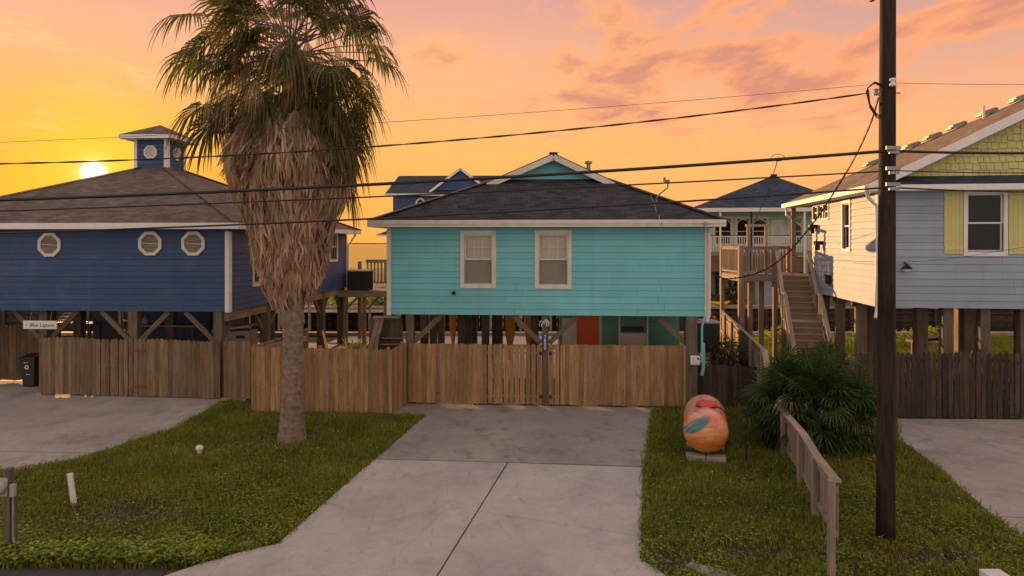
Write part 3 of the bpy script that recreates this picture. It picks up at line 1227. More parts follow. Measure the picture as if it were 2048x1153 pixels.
for a, b in (((uL, vF, zE), (gl, vG, zB)), ((uR, vF, zE), (gr, vG, zB))):
    mb.beam(Vector(a) + Vector((0, 0, .02)), Vector(b) + Vector((0, 0, .02)), .26, .03)
mb.beam((uA, vr, zA + .01), (uA, vB, zA + .01), .28, .04)
mb.build('ridge_cap', M['roof_dk'], roof)
mb = MB()
fascia(mb, (uL, vF - .02), (uR, vF - .02), zE - .005, .19)
fascia(mb, (uL - .02, vF), (uL - .02, vB), zE - .006, .185)
fascia(mb, (uR + .02, vF), (uR + .02, vB), zE - .006, .185)
mb.bx(uL + .01, vF + .01, zE - .19, uR - .01, -.03, zE - .165, 0)
mb.bx(uL + .01, -.03, zE - .19, -.03, vB, zE - .165, 1)
mb.bx(TW + .03, -.03, zE - .19, uR - .01, vB, zE - .165, 1)
mb.build('eave_fascia', M['cream'], teal)
mb = MB()
mb.bx(uL, vF - .075, zE - .10, uR, vF - .042, zE + .01, 0)
mb.build('gutter', M['cream'], teal)
# gablet wall and rake boards
mb = MB()
nC = 8
for k in range(nC):
    za, zb = zB - .1 + (zA - zB) * k / nC, zB - .1 + (zA - zB) * (k + 1) / nC
    def edge(z, side):
        fz = min(1, max(0, (z - zB) / (zA - zB)))
        return (gl + (uA - gl) * fz) if side < 0 else (gr + (uA - gr) * fz)
    mb.face([(edge(za, -1), vG - .02, za), (edge(za, 1), vG - .02, za), (edge(zb, 1), vG - .006, zb), (edge(zb, -1), vG - .006, zb)])
mb.face([(gl, vG, zB - .2), (gr, vG, zB - .2), (uA, vG, zA - .03)])
mb.build('gablet_wall', M['teal'], teal)
mb = MB()
dn = Vector((0, 0, -.14))
for a, b in (((gl - .25, vr - .012, zB - .25 * (zA - zB) / (uA - gl)), (uA + .002, vr - .012, zA)), ((gr + .25, vr - .012, zB - .25 * (zA - zB) / (gr - uA)), (uA - .002, vr - .012, zA))):
    mb.beam(Vector(a) + dn, Vector(b) + dn, .035, .19)
mb.build('rake_board', M['cream'], teal)
mb = MB()
vp = vG + .8
up = T_.upx(1177, vp)
zr = zA - (up - uA) * (zA - zE) / (uR - uA)
zt = T_.zpx(322, up, vp)
mb.lathe((up, vp, 0), [(.07, zr - .15), (.07, zt - .1), (.13, zt - .1), (.13, zt - .03), (.03, zt)], 14)
mb.build('vent_pipe', M['galv'], roof, smooth=False)
mb = MB()
uM = T_.upx(1312, 1.0)
zM = zE + 1.5 * (zB - zE) / (vG - vF)
f0 = Vector((uM, 1.0, zM + .02))
mb.tube([f0, f0 + Vector((.10, -.1, .14)), f0 + Vector((.34, -.1, .33)), f0 + Vector((.36, -.1, .5))], .022, 8)
mb.bx(f0.x + .26, .86, f0.z + .46, f0.x + .40, .94, f0.z + .58)
mb.bx(f0.x + .22, .84, f0.z + .52, f0.x + .27, .96, f0.z + .66)
mb.tube([f0, Vector((uM + .02, .2, zM - .42)), Vector((uM - .12, -.46, zE + .05)), Vector((uM - .06, -.62, zE - .1)), Vector((uM - .14, -.05, zE - .22))], .012, 6)
mb.tube([f0 + Vector((-.12, .3, .15)), f0 + Vector((-.13, .1, .04)), f0 + Vector((-.1, -.45, -.22)), f0 + Vector((-.12, -.9, -.45))], .016, 6)
mb.build('antenna_mast', M['rail'], roof)
mb = MB()
uc, zc = T_.upx(908), T_.zpx(586, 2)
mb.lathe((uc, 0, zc), [(.055, -.02), (.055, -.075), (.03, -.12), (.045, -.16)], 14, axis=1)
mb.build('security_camera', M['black'], teal)
mb = MB()
uc, zc = T_.upx(1414, -.45), T_.zpx(448, 9.3, -.45)
mb.lathe((uc - .07, -.53, zc), [(.05, -.12), (.05, .0)], 12, axis=1)
mb.tube([(uc - .1, -.5, zc - .02), (uc - .2, -.4, zc - .3)], .02, 8)
for k in range(8):
    a0 = math.pi * (1.1 - k / 8)
    mb.cb((uc + .15 + .1 * math.cos(a0), -.53, zc + .0 + .06 * math.sin(a0)), (.035, .03, .03))
mb.build('flood_light', M['galv'], teal)
# piles
pl = T_.upx(819, .0)
pm = T_.upx(1090, -.1)
pr = T_.upx(1383, .0)
for u, v, s in ((pl, .12, .24), (pm, .10, .20), (pr, .12, .34)):
    mb = MB()
    mb.bx(u - s / 2, v - s / 2, -.05, u + s / 2, v + s / 2, TZ0 - .001)
    mb.build('pile', M['pile'], teal, bevel=.012)
for v in (3.7, 5.5, 7.3):
    for u in (.4, 1.75, 2.6 + .2 * (v > 5), 4.35 - .1 * (v > 5), 7.1, 9.2):
        if v == 3.7 and u > 5:
            continue
        mb = MB()
        mb.bx(u - .13, v - .13, -.05, u + .13, v + .13, TZ0 + .02)
        mb.build('pile', M['pile'], teal, bevel=.012)
mb = MB()
for v in (3.7, 5.5, 7.3):
    mb.bx(.06, v - .07, TZ0 - .22, TW - .06, v + .07, TZ0 + .018, 0)
mb.build('floor_beam', M['pile'], teal)
braces(teal, pl, .12, TZ0, [(1, 0)])
braces(teal, pm, .10, TZ0, [(1, 0), (-1, 0)])
braces(teal, pr, .12, TZ0, [(-1, 0)])
# enclosed store room below, its door and frame
ra, rb = T_.upx(1120, 3.4), TW - .25
dr0, dr1 = T_.upx(1153, 3.4), T_.upx(1198, 3.4)
mb = MB()
wall_mesh(mb, (ra, 3.4), (rb, 3.4), .0, TZ0 - .26, [(dr0 - ra, dr1 - ra, 0, 2.46)], course=.15)
wall_mesh(mb, (ra, 3.5), (ra, 7.2), .0, TZ0 - .26, out=(-1, 0), course=.15)
wall_mesh(mb, (rb, 3.5), (rb, 7.2), .0, TZ0 - .26, out=(1, 0), course=.15)
mb.build('store_room_wall', [M['teal_dk'], M['dkroom']], teal)
mb = MB()
mb.bx(dr0, 3.40, .02, dr1, 3.45, 2.43)
for z in (.25, 1.3):
    mb.bx(dr0 + .12, 3.39, z, dr1 - .12, 3.401, z + .75)
door = mb.build('door', M['orange'], teal)
mb = MB()
mb.bx(dr1 - .12, 3.33, .98, dr1 - .05, 3.389, 1.16)
mb.build('handle', M['black'], door)
mb = MB()
mb.bx(dr0 - .14, 3.35, 0, dr0 - .0, 3.40, 2.44)
mb.bx(dr1 + .0, 3.35, 0, dr1 + .1, 3.40, 2.44)
mb.bx(dr0 - .14, 3.345, 2.44, dr1 + .1, 3.395, 2.5, 0)
mb.bx(dr0 - .5, 3.35, 0, dr0 - .145, 3.38, 2.3)
mb.build('door_frame', M['cream'], teal)
# power meter conduit on the right corner
mb = MB()
cu_ = T_.upx(1404, -.1) + .10
mb.tube([(cu_ - .02, -.08, TZ0 - .02), (cu_ - .06, -.1, TZ0 - .12), (cu_ - .10, -.1, TZ0 - .3), (cu_ - .10, -.1, 1.4)], .035, 8)
mb.tube([(cu_ - .06, -.1, 1.95), (cu_ - .06, -.1, 1.2), (cu_ - .10, -.1, 1.0)], .05, 8)
mb.build('conduit', M['teal'], teal)
mb = MB()
mb.tube([(TW + .02, -.07, TZ1 - .1), (TW + .02, -.07, TZ0 + .05), (TW - .05, -.1, TZ0 - .14)], .05, 10)
mb.build('downspout', M['cream'], teal)

# ================================================================== the blue house
B_ = HF(-19.74, 22.56, -3.5)
BW, BD, BZ0, BZ1 = 10.8, 12.4, 2.73, 5.38
blue = thing('stilt_house', 'dark blue raised house with cupola and octagonal windows left of the palm', 'house', B_.o, B_.a)
s1 = (B_.vpx(506.5, BW), B_.vpx(525, BW), 3.35, 4.9)
s2 = (B_.vpx(659, BW), B_.vpx(672.5, BW), B_.zpx(519, BW, 10.6), B_.zpx(470, BW, 10.6))
s1 = (s1[0], s1[0] + .95, B_.zpx(566, BW, 2.2), B_.zpx(474, BW, 2.2))
mb = MB()
wall_mesh(mb, (0, 0), (BW, 0), BZ0, BZ1 + .1)
wall_mesh(mb, (0, BD), (BW, BD), BZ0, BZ1 + .1, out=(0, 1))
wall_mesh(mb, (0, .1), (0, BD - .1), BZ0, BZ1 + .1, out=(-1, 0))
wall_mesh(mb, (BW, .1), (BW, BD - .1), BZ0, BZ1 + .1, [tuple([s1[0] - .1, s1[1] - .1, s1[2], s1[3]]), tuple([s2[0] - .1, s2[1] - .1, s2[2], s2[3]])], out=(1, 0))
mb.build('wall', [M['blue'], M['dkroom']], blue)
for q in (s1, s2):
    window(blue, (BW, 0), (0, 1), (1, 0), *q, casing=.11, blind=.45)
mb = MB()
mb.bx(.11, .11, BZ0 + .27, BW - .11, BD - .11, BZ0 + .37)
for k in range(19):
    mb.bx(.12, .3 + k * .62, BZ0 + .02, BW - .12, .345 + k * .62, BZ0 + .268, 0)
mb.build('floor_framing', M['pile'], blue)
mb = MB()
mb.bx(BW - 1.4, .2, BZ0 + .38, BW - 1.3, BD - .2, BZ1)
mb.bx(.12, .12, BZ1 - .02, BW - .12, BD - .12, BZ1 + .08)
mb.build('inner_wall', M['dkroom'], blue)
mb = MB()
mb.bx(BW - .11, -.045, BZ0 - .02, BW + .03, .0, BZ1 - .1)
mb.bx(BW + .0, .0, BZ0 - .02, BW + .045, .12, BZ1 - .1)
mb.build('corner_board', M['trim'], blue)
mb = MB()
mb.bx(BW + .0, BD - .12, BZ0 - .02, BW + .045, BD, BZ1 - .1)
mb.build('corner_board', M['trim'], blue)
for pxc, pyc in ((101, 490), (302, 487.5), (388, 487.5)):
    u = B_.upx(pxc)
    octagon(blue, (0, 0), (1, 0), (0, -1), u, B_.zpx(pyc, u), .41)
# hip roof round a square cupola
ov = .55
eL, eR, eF, eB = -ov, BW + ov, -ov, BD + ov
zE = BZ1 + .16
cxu, cyv, zAp = BW / 2 - .48, BD / 2, 8.18
mb = MB()
for q in (((eL, eF), (eR, eF)), ((eR, eF), (eR, eB)), ((eR, eB), (eL, eB)), ((eL, eB), (eL, eF))):
    mb.slab([(q[0][0], q[0][1], zE), (q[1][0], q[1][1], zE), (cxu, cyv, zAp)], .07)
roof = mb.build('roof', M['roof_br'], blue)
mb = MB()
for a in ((eL, eF), (eR, eF), (eR, eB)):
    mb.beam((a[0], a[1], zE + .02), (cxu, cyv, zAp + .02), .28, .03)
mb.build('ridge_cap', M['roof_br'], roof)
mb = MB()
fascia(mb, (eL, eF - .02), (eR + .04, eF - .02), zE - .005, .19)
fascia(mb, (eR + .02, eF), (eR + .02, eB), zE - .006, .185)
mb.bx(eL + .01, eF + .01, zE - .19, eR - .01, -.03, zE - .165, 0)
mb.bx(BW + .05, -.03, zE - .19, eR - .01, eB, zE - .165, 1)
mb.build('eave_fascia', M['trim'], blue)
mb = MB()
mb.tube([(eR - .05, BD - .1, zE - .2), (BW + .12, BD - .1, zE - .75), (BW + .09, BD - .1, BZ0 - .2)], .045, 8)
mb.build('downspout', M['trim'], blue)
# cupola
ch = .66
cz1 = 9.08
mb = MB()
wall_mesh(mb, (cxu - ch, cyv - ch), (cxu + ch, cyv - ch), 7.55, cz1, course=.17)
wall_mesh(mb, (cxu + ch, cyv - ch + .1), (cxu + ch, cyv + ch - .1), 7.55, cz1, out=(1, 0), course=.17)
wall_mesh(mb, (cxu - ch, cyv + ch), (cxu + ch, cyv + ch), 7.55, cz1, out=(0, 1), course=.17)
wall_mesh(mb, (cxu - ch, cyv - ch + .1), (cxu - ch, cyv + ch - .1), 7.55, cz1, out=(-1, 0), course=.17)
cup = mb.build('cupola', [M['blue'], M['dkroom']], blue)
mb = MB()
for u in (cxu - ch - .03, cxu + ch - .1):
    mb.bx(u, cyv - ch - .05, 7.55, u + .13, cyv - ch, cz1)
    if u > cxu:
        mb.bx(cxu + ch, cyv - ch - .05, 7.55, cxu + ch + .05, cyv - ch + .12, cz1)
    mb.build('corner_board', M['trim'], cup)
    mb = MB()
mb.bx(cxu + ch, cyv + ch - .12, 7.55, cxu + ch + .05, cyv + ch + .03, cz1)
mb.build('corner_board', M['trim'], cup)
mb = MB()
c2 = ch + .42
e = [(cxu - c2, cyv - c2), (cxu + c2, cyv - c2), (cxu + c2, cyv + c2), (cxu - c2, cyv + c2)]
for k in range(4):
    a, b = e[k], e[(k + 1) % 4]
    mb.slab([(a[0], a[1], cz1 + .14), (b[0], b[1], cz1 + .14), (cxu, cyv, 9.76)], .05)
mb.build('cupola_roof', M['roof_br'], cup)
mb = MB()
for k in range(4):
    a, b = Vector(e[k]), Vector(e[(k + 1) % 4])
    fascia(mb, a, b, cz1 + .13, .15, .03)
mb.bx(cxu - c2 + .02, cyv - c2 + .02, cz1 - .02, cxu + c2 - .02, cyv + c2 - .02, cz1 - .001)
mb.build('cupola_fascia', M['trim'], cup)
for zz in (8.55,):
    octagon(cup, (cxu, cyv - ch), (1, 0), (0, -1), 0., zz, .29, 'octagon_vent', louver=True)
    octagon(cup, (cxu + ch, cyv), (0, 1), (1, 0), 0., zz, .29, 'octagon_vent', louver=True)
# piles, beams, braces under the blue house
pu = [.2, B_.upx(92, .4), B_.upx(271, .12), B_.upx(439, .1)]
for u in pu:
    mb = MB()
    dv_ = .28 if 3 < u < 6 else 0.
    mb.bx(u - .14, dv_ - .02, -.05, u + .14, dv_ + .26, BZ0 - .001)
    mb.build('pile', M['pile'], blue, bevel=.012)
    braces(blue, u, dv_ + .12, BZ0, ([(1, 0)] if u < 9 else []) + ([(-1, 0)] if u > 1 else []), 1.0)
for v in (3.2, 6.2, 9.2, 12.1):
    for u in (.2, 3.6, 7.1, BW - .18):
        mb = MB()
        mb.bx(u - .15, v - .15, -.05, u + .15, v + .15, BZ0 + .02)
        mb.build('pile', M['pile'], blue, bevel=.012)
        if u > 9:
            braces(blue, u, v, BZ0 - .1, [(0, 1), (0, -1)] if v < 12 else [(0, -1)], .95)
braces(blue, pu[-1], .12, BZ0 - .1, [(0, 1)], .95)
mb = MB()
mb.bx(BW - .28, .1, BZ0 - .3, BW - .06, BD - .1, BZ0 - .003, 1)
for v in (3.2, 6.2, 9.2, 12.1):
    mb.bx(.06, v - .07, BZ0 - .22, BW - .3, v + .07, BZ0 + .018, 0)
mb.build('floor_beam', M['deck'], blue)
# room under the blue house with a small white framed window
b0, b1 = B_.upx(186, 5.), B_.upx(420, 5.)
wq = (B_.upx(243, 5.) - b0, B_.upx(257, 5.) - b0, B_.zpx(664, 6, 5.), 2.25)
mb = MB()
wall_mesh(mb, (b0, 5.), (b1, 5.), 0, BZ0 - .26, [wq])
wall_mesh(mb, (b1, 5.1), (b1, 8.), 0, BZ0 - .26, out=(1, 0))
mb.build('store_room_wall', [M['blue'], M['dkroom']], blue)
window(blue, (b0, 5.), (1, 0), (0, -1), *wq, casing=.1, blind=False, screen=False)

# ================================================================== the pale house on the right
P_ = HF(10.86, 20.5, -8.)
PW, PD, PZ0, PZ1 = 11.6, 6.7, 3.0, 6.42
pale = thing('stilt_house', 'pale blue raised house with yellow shutters and yellow shingled gable', 'house', P_.o, P_.a)
f1 = (P_.upx(1934), P_.upx(2006), P_.zpx(505, 2.6), P_.zpx(388, 2.6))
l1 = (P_.vpx(1701, 0), P_.vpx(1687, 0), P_.zpx(498, 0, 3.), P_.zpx(408, 0, 3.))
l2 = (P_.vpx(1660, 0), P_.vpx(1624, 0), P_.zpx(438, 0, 5.5), P_.zpx(411, 0, 5.5))
l2 = (P_.vpx(1659, 0), P_.vpx(1627, 0), l2[2], l2[3])
mb = MB()
wall_mesh(mb, (0, 0), (PW, 0), PZ0, PZ1, [f1], course=.21)
wall_mesh(mb, (0, .1), (0, PD), PZ0, PZ1, [(l1[0] - .1, l1[1] - .1, l1[2], l1[3]), (l2[0] - .1, l2[1] - .1, l2[2], l2[3])], out=(-1, 0), course=.21)
wall_mesh(mb, (0, PD), (PW, PD), PZ0, PZ1, out=(0, 1), course=.21)
wall_mesh(mb, (PW, .1), (PW, PD), PZ0, PZ1, out=(1, 0), course=.21)
mb.build('wall', [M['pale'], M['dkroom']], pale)
window(pale, (0, 0), (1, 0), (0, -1), *f1, casing=.11, frame='trim', blind=False, screen=False, head=.07)
window(pale, (0, 0), (0, 1), (-1, 0), *l1, casing=.1, frame='trim', blind=False, screen=False)
# triple light window high on the side wall
ww = (l2[1] - l2[0])
for k in range(3):
    a = l2[0] + ww * k / 3 + .04
    window(pale, (0, 0), (0, 1), (-1, 0), a, a + ww / 3 - .08, l2[2], l2[3], casing=.06, frame='trim', blind=False, screen=False)
mb = MB()
mb.bx(.11, .11, PZ0 + .27, PW - .11, PD - .11, PZ0 + .37)
for k in range(11):
    mb.bx(.12, .2 + k * .62, PZ0 + .02, PW - .12, .245 + k * .62, PZ0 + .268, 0)
mb.build('floor_framing', M['pile'], pale)
mb = MB()
mb.bx(1.6, .2, PZ0 + .38, 1.7, PD - .2, PZ1)
mb.bx(1.7, 1.9, PZ0 + .38, PW - .2, 2.0, PZ1)
mb.bx(.12, .12, PZ1 - .03, PW - .12, PD - .12, PZ1 + .07)
mb.build('inner_wall', M['dkroom'], pale)
# shutters
for a, b in ((P_.upx(1887), f1[0] - .13), (f1[1] + .13, f1[1] + .13 + .62)):
    mb = MB()
    n = 5
    for k in range(n):
        mb.bx(a + (b - a) * k / n + .003, -.05, f1[2] - .05, a + (b - a) * (k + 1) / n - .003, -.024, f1[3] + .12)
    for z in (f1[2] + .12, f1[3] - .12):
        mb.bx(a + .01, -.066, z - .05, b - .01, -.0505, z + .05, 0)
    mb.build('shutter', M['yellow'], pale)
# roof
rl, rf, rbk = -.48, -.5, 9.3
zE = 6.60
pit = .5
ur = PW / 2
zR = zE + pit * (ur - rl)
hipv = 2.0
mb = MB()
mb.slab([(rl, rf, zE), (ur, rf, zR), (ur, rbk - hipv * 3.2, zR), (rl, rbk, zE)], .08)
mb.slab([(ur, rf, zR), (PW + .48, rf, zE), (PW + .48, rbk, zE), (ur, rbk - hipv * 3.2, zR)], .08)
mb.slab([(rl, rbk, zE), (ur, rbk - hipv * 3.2, zR), (PW + .48, rbk, zE)], .08)
roof = mb.build('roof', M['roof_tan'], pale)
# vents along the far edge of the slope
for k, u in enumerate((2.05, 2.55, 3.05, 3.55, 4.1, 4.75, 5.4)):
    t_ = (u - rl) / (ur - rl)
    v = rbk - hipv * 3.2 * t_ - .35
    z = zE + pit * (u - rl)
    mb = MB()
    mb.slab([(u - .2, v - .2, z + .12), (u + .2, v - .2, z + .26), (u + .2, v + .2, z + .26), (u - .2, v + .2, z + .12)], .16)
    for sx in (-1, 1):
        mb.beam((u + sx * .24, v - .22, z + .10 + sx * .09), (u + sx * .24, v + .22, z + .10 + sx * .09), .06, .1)
    mb.build('roof_vent', M['galv'], roof, bevel=.03)
mb = MB()
uv_ = 4.45
mb.tube([(uv_, 3.2, zE + pit * (uv_ - rl) - .1), (uv_, 3.2, zE + pit * (uv_ - rl) + .42)], .045, 10)
mb.build('vent_pipe', M['white_pl'], roof)
mb = MB()
dn = Vector((0, -.012, -.13))
mb.beam(Vector((rl, rf, zE)) + dn, Vector((ur, rf, zR)) + dn, .04, .24)
mb.build('rake_board', M['trim'], pale)
# gable wall: staggered shakes
mb = MB()
zg = 6.86
rows = 0
z = zg
while z < zR - .2:
    h = .2
    u0 = rl + (z + .1 - zE) / pit + .25
    u = u0 - R(0, .2)
    while u < 2 * ur - u0:
        w = R(.13, .26)
        a, b = max(u, u0 - .1), u + w - .010
        lo = z - R(-.01, .05)
        if b - a > .03:
            mb.faces([(a, -.05, lo), (b, -.05, lo), (b, -.012, z + h), (a, -.012, z + h), (a, -.0, lo), (b, -.0, lo)], [(0, 1, 2, 3), (4, 5, 1, 0)])
        u += w
    z += h
mb.face([(rl + .3, .0, zg - .3), (2 * ur - rl - .3, .0, zg - .3), (ur, .0, zR - .15)], None, 1)
mb.build('gable_wall', [M['yellow'], M['dkroom']], pale)
# little skirt roof across the front, gutters, downspouts
mb = MB()
mb.slab([(-.45, -.5, 6.59), (PW + .45, -.5, 6.59), (PW + .4, -.04, 6.87), (.0, -.04, 6.87)], .05)
mb.build('skirt_roof', M['roof_bl'], pale)
mb = MB()
fascia(mb, (-.47, -.53), (PW + .4, -.53), 6.585, .17, .1)
fascia(mb, (rl - .03, -.5), (rl - .03, rbk), zE - .02, .17, .1)
mb.bx(-.44, -.47, 6.42, PW + .4, -.03, 6.44, 0)
mb.bx(rl + .03, -.03, zE - .19, -.03, rbk, zE - .165, 1)
mb.build('gutter', M['trim'], pale)
mb = MB()
mb.tube([(-.42, -.3, 6.45), (-.36, -.18, 6.25), (-.09, -.1, 6.0), (-.075, -.07, PZ0 - .1), (-.15, -.2, PZ0 - .3)], .055, 8)
mb.tube([(rl + .05, 9.0, 6.42), (rl + .05, 9.0, 6.1), (rl + .7, 8.95, 5.6)], .055, 8)
mb.build('downspout', M['trim'], pale)
mb = MB()
mb.bx(-.035, -.05, PZ0 - .02, .1, .0, PZ1 - .01)
mb.bx(-.05, .0, PZ0 - .02, -.0, .12, PZ1 - .01)
mb.build('corner_board', M['trim'], pale)
# wall lamps and vents on the side wall
for pxl, pyl in ((1629, 456), (1640, 489)):
    v = P_.vpx(pxl, -.1)
    z = P_.zpx(pyl, 0, v)
    mb = MB()
    mb.bx(-.30, v - .10, z - .02, -.02, v + .10, z + .12)
    mb.bx(-.26, v - .07, z - .22, -.12, v + .07, z - .021)
    mb.build('wall_lamp', M['black'], pale)
v = P_.vpx(1655, -.1)
z = P_.zpx(560, 0, v)
mb = MB()
mb.bx(-.12, v - .2, z - .14, -.023, v + .2, z + .14)
mb.bx(-.16, v - .22, z + .14, -.02, v + .22, z + .17)
mb.build('dryer_vent', M['black'], pale)
u, z = P_.upx(1808), P_.zpx(533, .8)
mb = MB()
mb.beam((u, -.02, z + .12), (u, -.22, z + .05), .03, .03)
mb.lathe((u, -.2, z), [(.02, .08), (.15, -.06), (.14, -.075)], 14)
lampo = mb.build('wall_lamp', M['black'], pale)
mb = MB()
mb.lathe((u, -.2, z), [(.10, -.075), (.11, -.12), (.04, -.17)], 14)
mb.build('lamp_shade', M['white_pl'], lampo)
# porch post, porch roof beam, piles
mb = MB()
mb.bx(-.25, 8.85, 3.6, -.08, 9.02, 6.42)
mb.build('porch_post', M['deck'], pale)
frontp = [P_.upx(1897, .15), P_.upx(1972, .15), P_.upx(2052, .15), 6.6, 8.8, 11.3]
for v, us in ((.3, [.35] + frontp), (2.5, [.35, 2.2, 3.6, 5.2, 8.]), (4.6, [.35, 1.5, 3.0, 4.4, 6.4]), (6.4, [.35, 2.0, 3.8, 5.6, 8.])):
    for u in us:
        mb = MB()
        s = R(.13, .165)
        mb.bx(u - s, v - s, -.05, u + s, v + s, PZ0 + .02)
        mb.build('pile', M['deck'] if (v > .5) else M['pile'], pale, bevel=.012)
mb = MB()
for v in (2.5, 4.6, 6.4):
    mb.bx(.06, v - .07, PZ0 - .2, PW - .06, v + .07, PZ0 + .018, 0)
mb.build('floor_beam', M['pile'], pale)
# ------------------------------------------------------------------ fences and gates
def picket(mb, s, w, z0, z1, y=0., t=.018, lean=0., ear=.035, m=0):
    """one dog-eared board standing at local x=s, front face at y"""
    pr = [(-w / 2, z0), (w / 2, z0), (w / 2, z1 - ear), (w / 2 - ear * .8, z1), (-w / 2 + ear * .8, z1), (-w / 2, z1 - ear)]
    pr = [(s + a + lean * (b - z0), b) for a, b in pr]
    n = len(pr)
    V = [(a, y, b) for a, b in pr] + [(a, y + t, b) for a, b in pr]
    F = [tuple(range(n)), tuple(range(2 * n - 1, n - 1, -1))] + [(i, i + n, (i + 1) % n + n, (i + 1) % n) for i in range(n)]
    U = [[(V[k][0], V[k][2]) for k in f] for f in F[:2]] + [[(V[k][1], V[k][2]) for k in f] for f in F[2:]]
    mb.faces(V, F, U, m)


GAPS = []


def fence(name, label, cat, p0, p1, h0, h1, matn, w=.14, gap=(.002, .009), group=None, posts=(), rails=True, z0=.04, jit=.012, slit=None, railside=1, wave=0., post_h=.05, ear=.03, wide=()):
    p0, p1 = Vector(p0), Vector(p1)
    d = p1 - p0
    L = math.hypot(d.x, d.y)
    o = thing(name, label, cat, (p0.x, p0.y, 0), math.atan2(d.y, d.x), group)
    mb = MB()
    GAPS.clear()
    s = 0.
    while s < L - .03:
        ww = min(w * R(.94, 1.04), L - s)
        f = (s + ww / 2) / L
        h = h0 + (h1 - h0) * f + R(-jit, jit) + wave * math.sin(f * 7)
        picket(mb, s + ww / 2, ww, z0 + R(-.015, .01), h, R(-.003, .003), R(.015, .019), R(-.004, .004), ear)
        g = R(*gap)
        if slit and slit(f) and R(0, 1) < .6:
            g = R(.022, .034)
        for hs, hw_ in wide:
            if s + ww <= hs < s + ww + .15:
                g = hw_
                GAPS.append((s + ww, g))
        s += ww + g
    mb.build('pickets', M[matn], o)
    if rails:
        for fz in (.14, .52, .88):
            mb = MB()
            y = .02 if railside > 0 else -.042
            mb.beam((.0, y + .02, z0 + (h0 - z0) * fz), (L, y + .02, z0 + (h1 - z0) * fz), .04, .088)
            mb.build('rail', M[matn], o)
    for sp in posts:
        mb = MB()
        f = sp / L
        y = .062 if railside > 0 else -.042 - .09
        mb.bx(sp - .045, y, -.05, sp + .045, y + .09, h0 + (h1 - h0) * f + post_h)
        mb.build('post', M[matn], o, bevel=.006)
    return o


gp0, gp1, gp2, gp3 = T_.w(T_.upx(817, -.06), -.06), T_.w(T_.upx(1084, -.06), -.06), T_.w(T_.upx(1098, -.06), -.06), T_.w(T_.upx(1372, -.06), -.06)


def gate(label, a, b, h, slit, hinge_at, wide=()):
    o = fence('driveway_gate', label, 'gate', a, b, h, h, 'tan', z0=.07, slit=slit, gap=(.0, .004), group='tan picket gates across the driveway', rails=False, wide=wide)
    d = b - a
    L = math.hypot(d.x, d.y)
    mb = MB()
    for z in (.3, 1.6):
        mb.beam((.02, .045, z), (L - .02, .045, z), .05, .05)
    for s in (.05, L / 2, L - .05):
        mb.beam((s, .045, .3), (s, .045, 1.6), .05, .05, up=(0, 1, 0))
    mb.build('gate_frame', M['galv'], o)
    mb = MB()
    mb.bx(.03, .075, .10, L - .03, .09, .46, 0)
    mb.bx(.03, .0752, .464, L - .03, .0902, .83, 0)
    mb.build('kick_board', M['pile'], o)
    for gs, gw_ in list(GAPS):                        # staggered boards fixed behind the wider joints
        mb = MB()
        picket(mb, gs + gw_ / 2 - .004, gw_ + .03, .84, h, .150, .018)
        mb.build('back_board', M['tan'], o)
    for z in (.3, 1.6):
        mb = MB()
        mb.bx(hinge_at * L - .04, -.012, z - .05, hinge_at * L + .04, -.001, z + .05)
        mb.build('hinge', M['black'], o)
    for s in (.06, L * .5, L * .53):
        mb = MB()
        mb.lathe((s, .03, .035), [(.035, -.02), (.035, .02)], 12, axis=1)
        mb.build('gate_wheel', M['tyre'], o)
    return o


gate('tan picket driveway gate left of the blue number plate post', gp0, gp1, 1.86, lambda f: .52 < f < .97 or .36 < f < .42, .99)
gate('tan picket driveway gate right of the blue number plate post', gp2, gp3, 1.87, lambda f: f < .08, .01)

# tan fence round the left of the drive
fa, fb_, fc = G(503, 824.5), G(784, 829), G(814, 808.5)
fence('picket_fence', 'fresh tan picket fence standing behind the palm trunk', 'fence', fa, fb_, 1.90, 1.86, 'tan', posts=(.05, 2.0, 4.0), z0=.02)
fence('picket_fence', 'short tan picket return from the corner of the palm fence to the gate', 'fence', fb_ + Vector((.01, .03, 0)), fc, 1.86, 1.88, 'tan', gap=(.001, .004), posts=(1.1,), z0=.02)
fence('picket_fence', 'tan picket side fence running back from its corner by the grey fence', 'fence', fa + Vector((.0, .03, 0)), Vector((fa.x + .25, 24.6, 0)), 1.90, 1.85, 'tan', posts=(.1, 2.2, 4.3), z0=.02, railside=-1)
mb = MB()
o = thing('timber_rail', 'loose pale timber lying along the top of the tan fence behind the palm', 'timber', (0, 0, 0))
mb.beam(P(530, 697, 20.9), P(612, 677, 22.4), .09, .14)
mb.build('timber', M['rail'], o)

# grey gates and fences in front of the blue house
ga, gb, gc = G(78, 791), G(283, 795.5), G(440, 800)
fence('yard_gate', 'weathered grey picket gate panel beside the green bin', 'gate', ga, gb, 1.87, 1.86, 'grey', group='grey picket gates before the blue house', slit=lambda f: .5 < f < .98, posts=(.06,), w=.135, z0=.05, wave=.012, jit=.02, ear=.05)
fence('yard_gate', 'weathered grey picket gate panel with whitish worn boards, ending at the braced pile', 'gate', gb + Vector((.01, -.004, 0)), gc, 1.86, 1.84, 'grey', group='grey picket gates before the blue house', posts=(.06,), w=.15, z0=.05, wave=.01, jit=.02, ear=.05)
fence('picket_fence', 'short grey picket fence between the braced pile and the tan fence corner', 'fence', G(447, 802), G(507, 803), 1.88, 1.86, 'grey', posts=(.05,))
fence('picket_fence', 'tall brown picket fence set back behind the green bin', 'fence', G(-260, 762), G(90, 764.5), 1.98, 1.96, 'grey', posts=(.5, 2.5, 4.5), z0=.06)
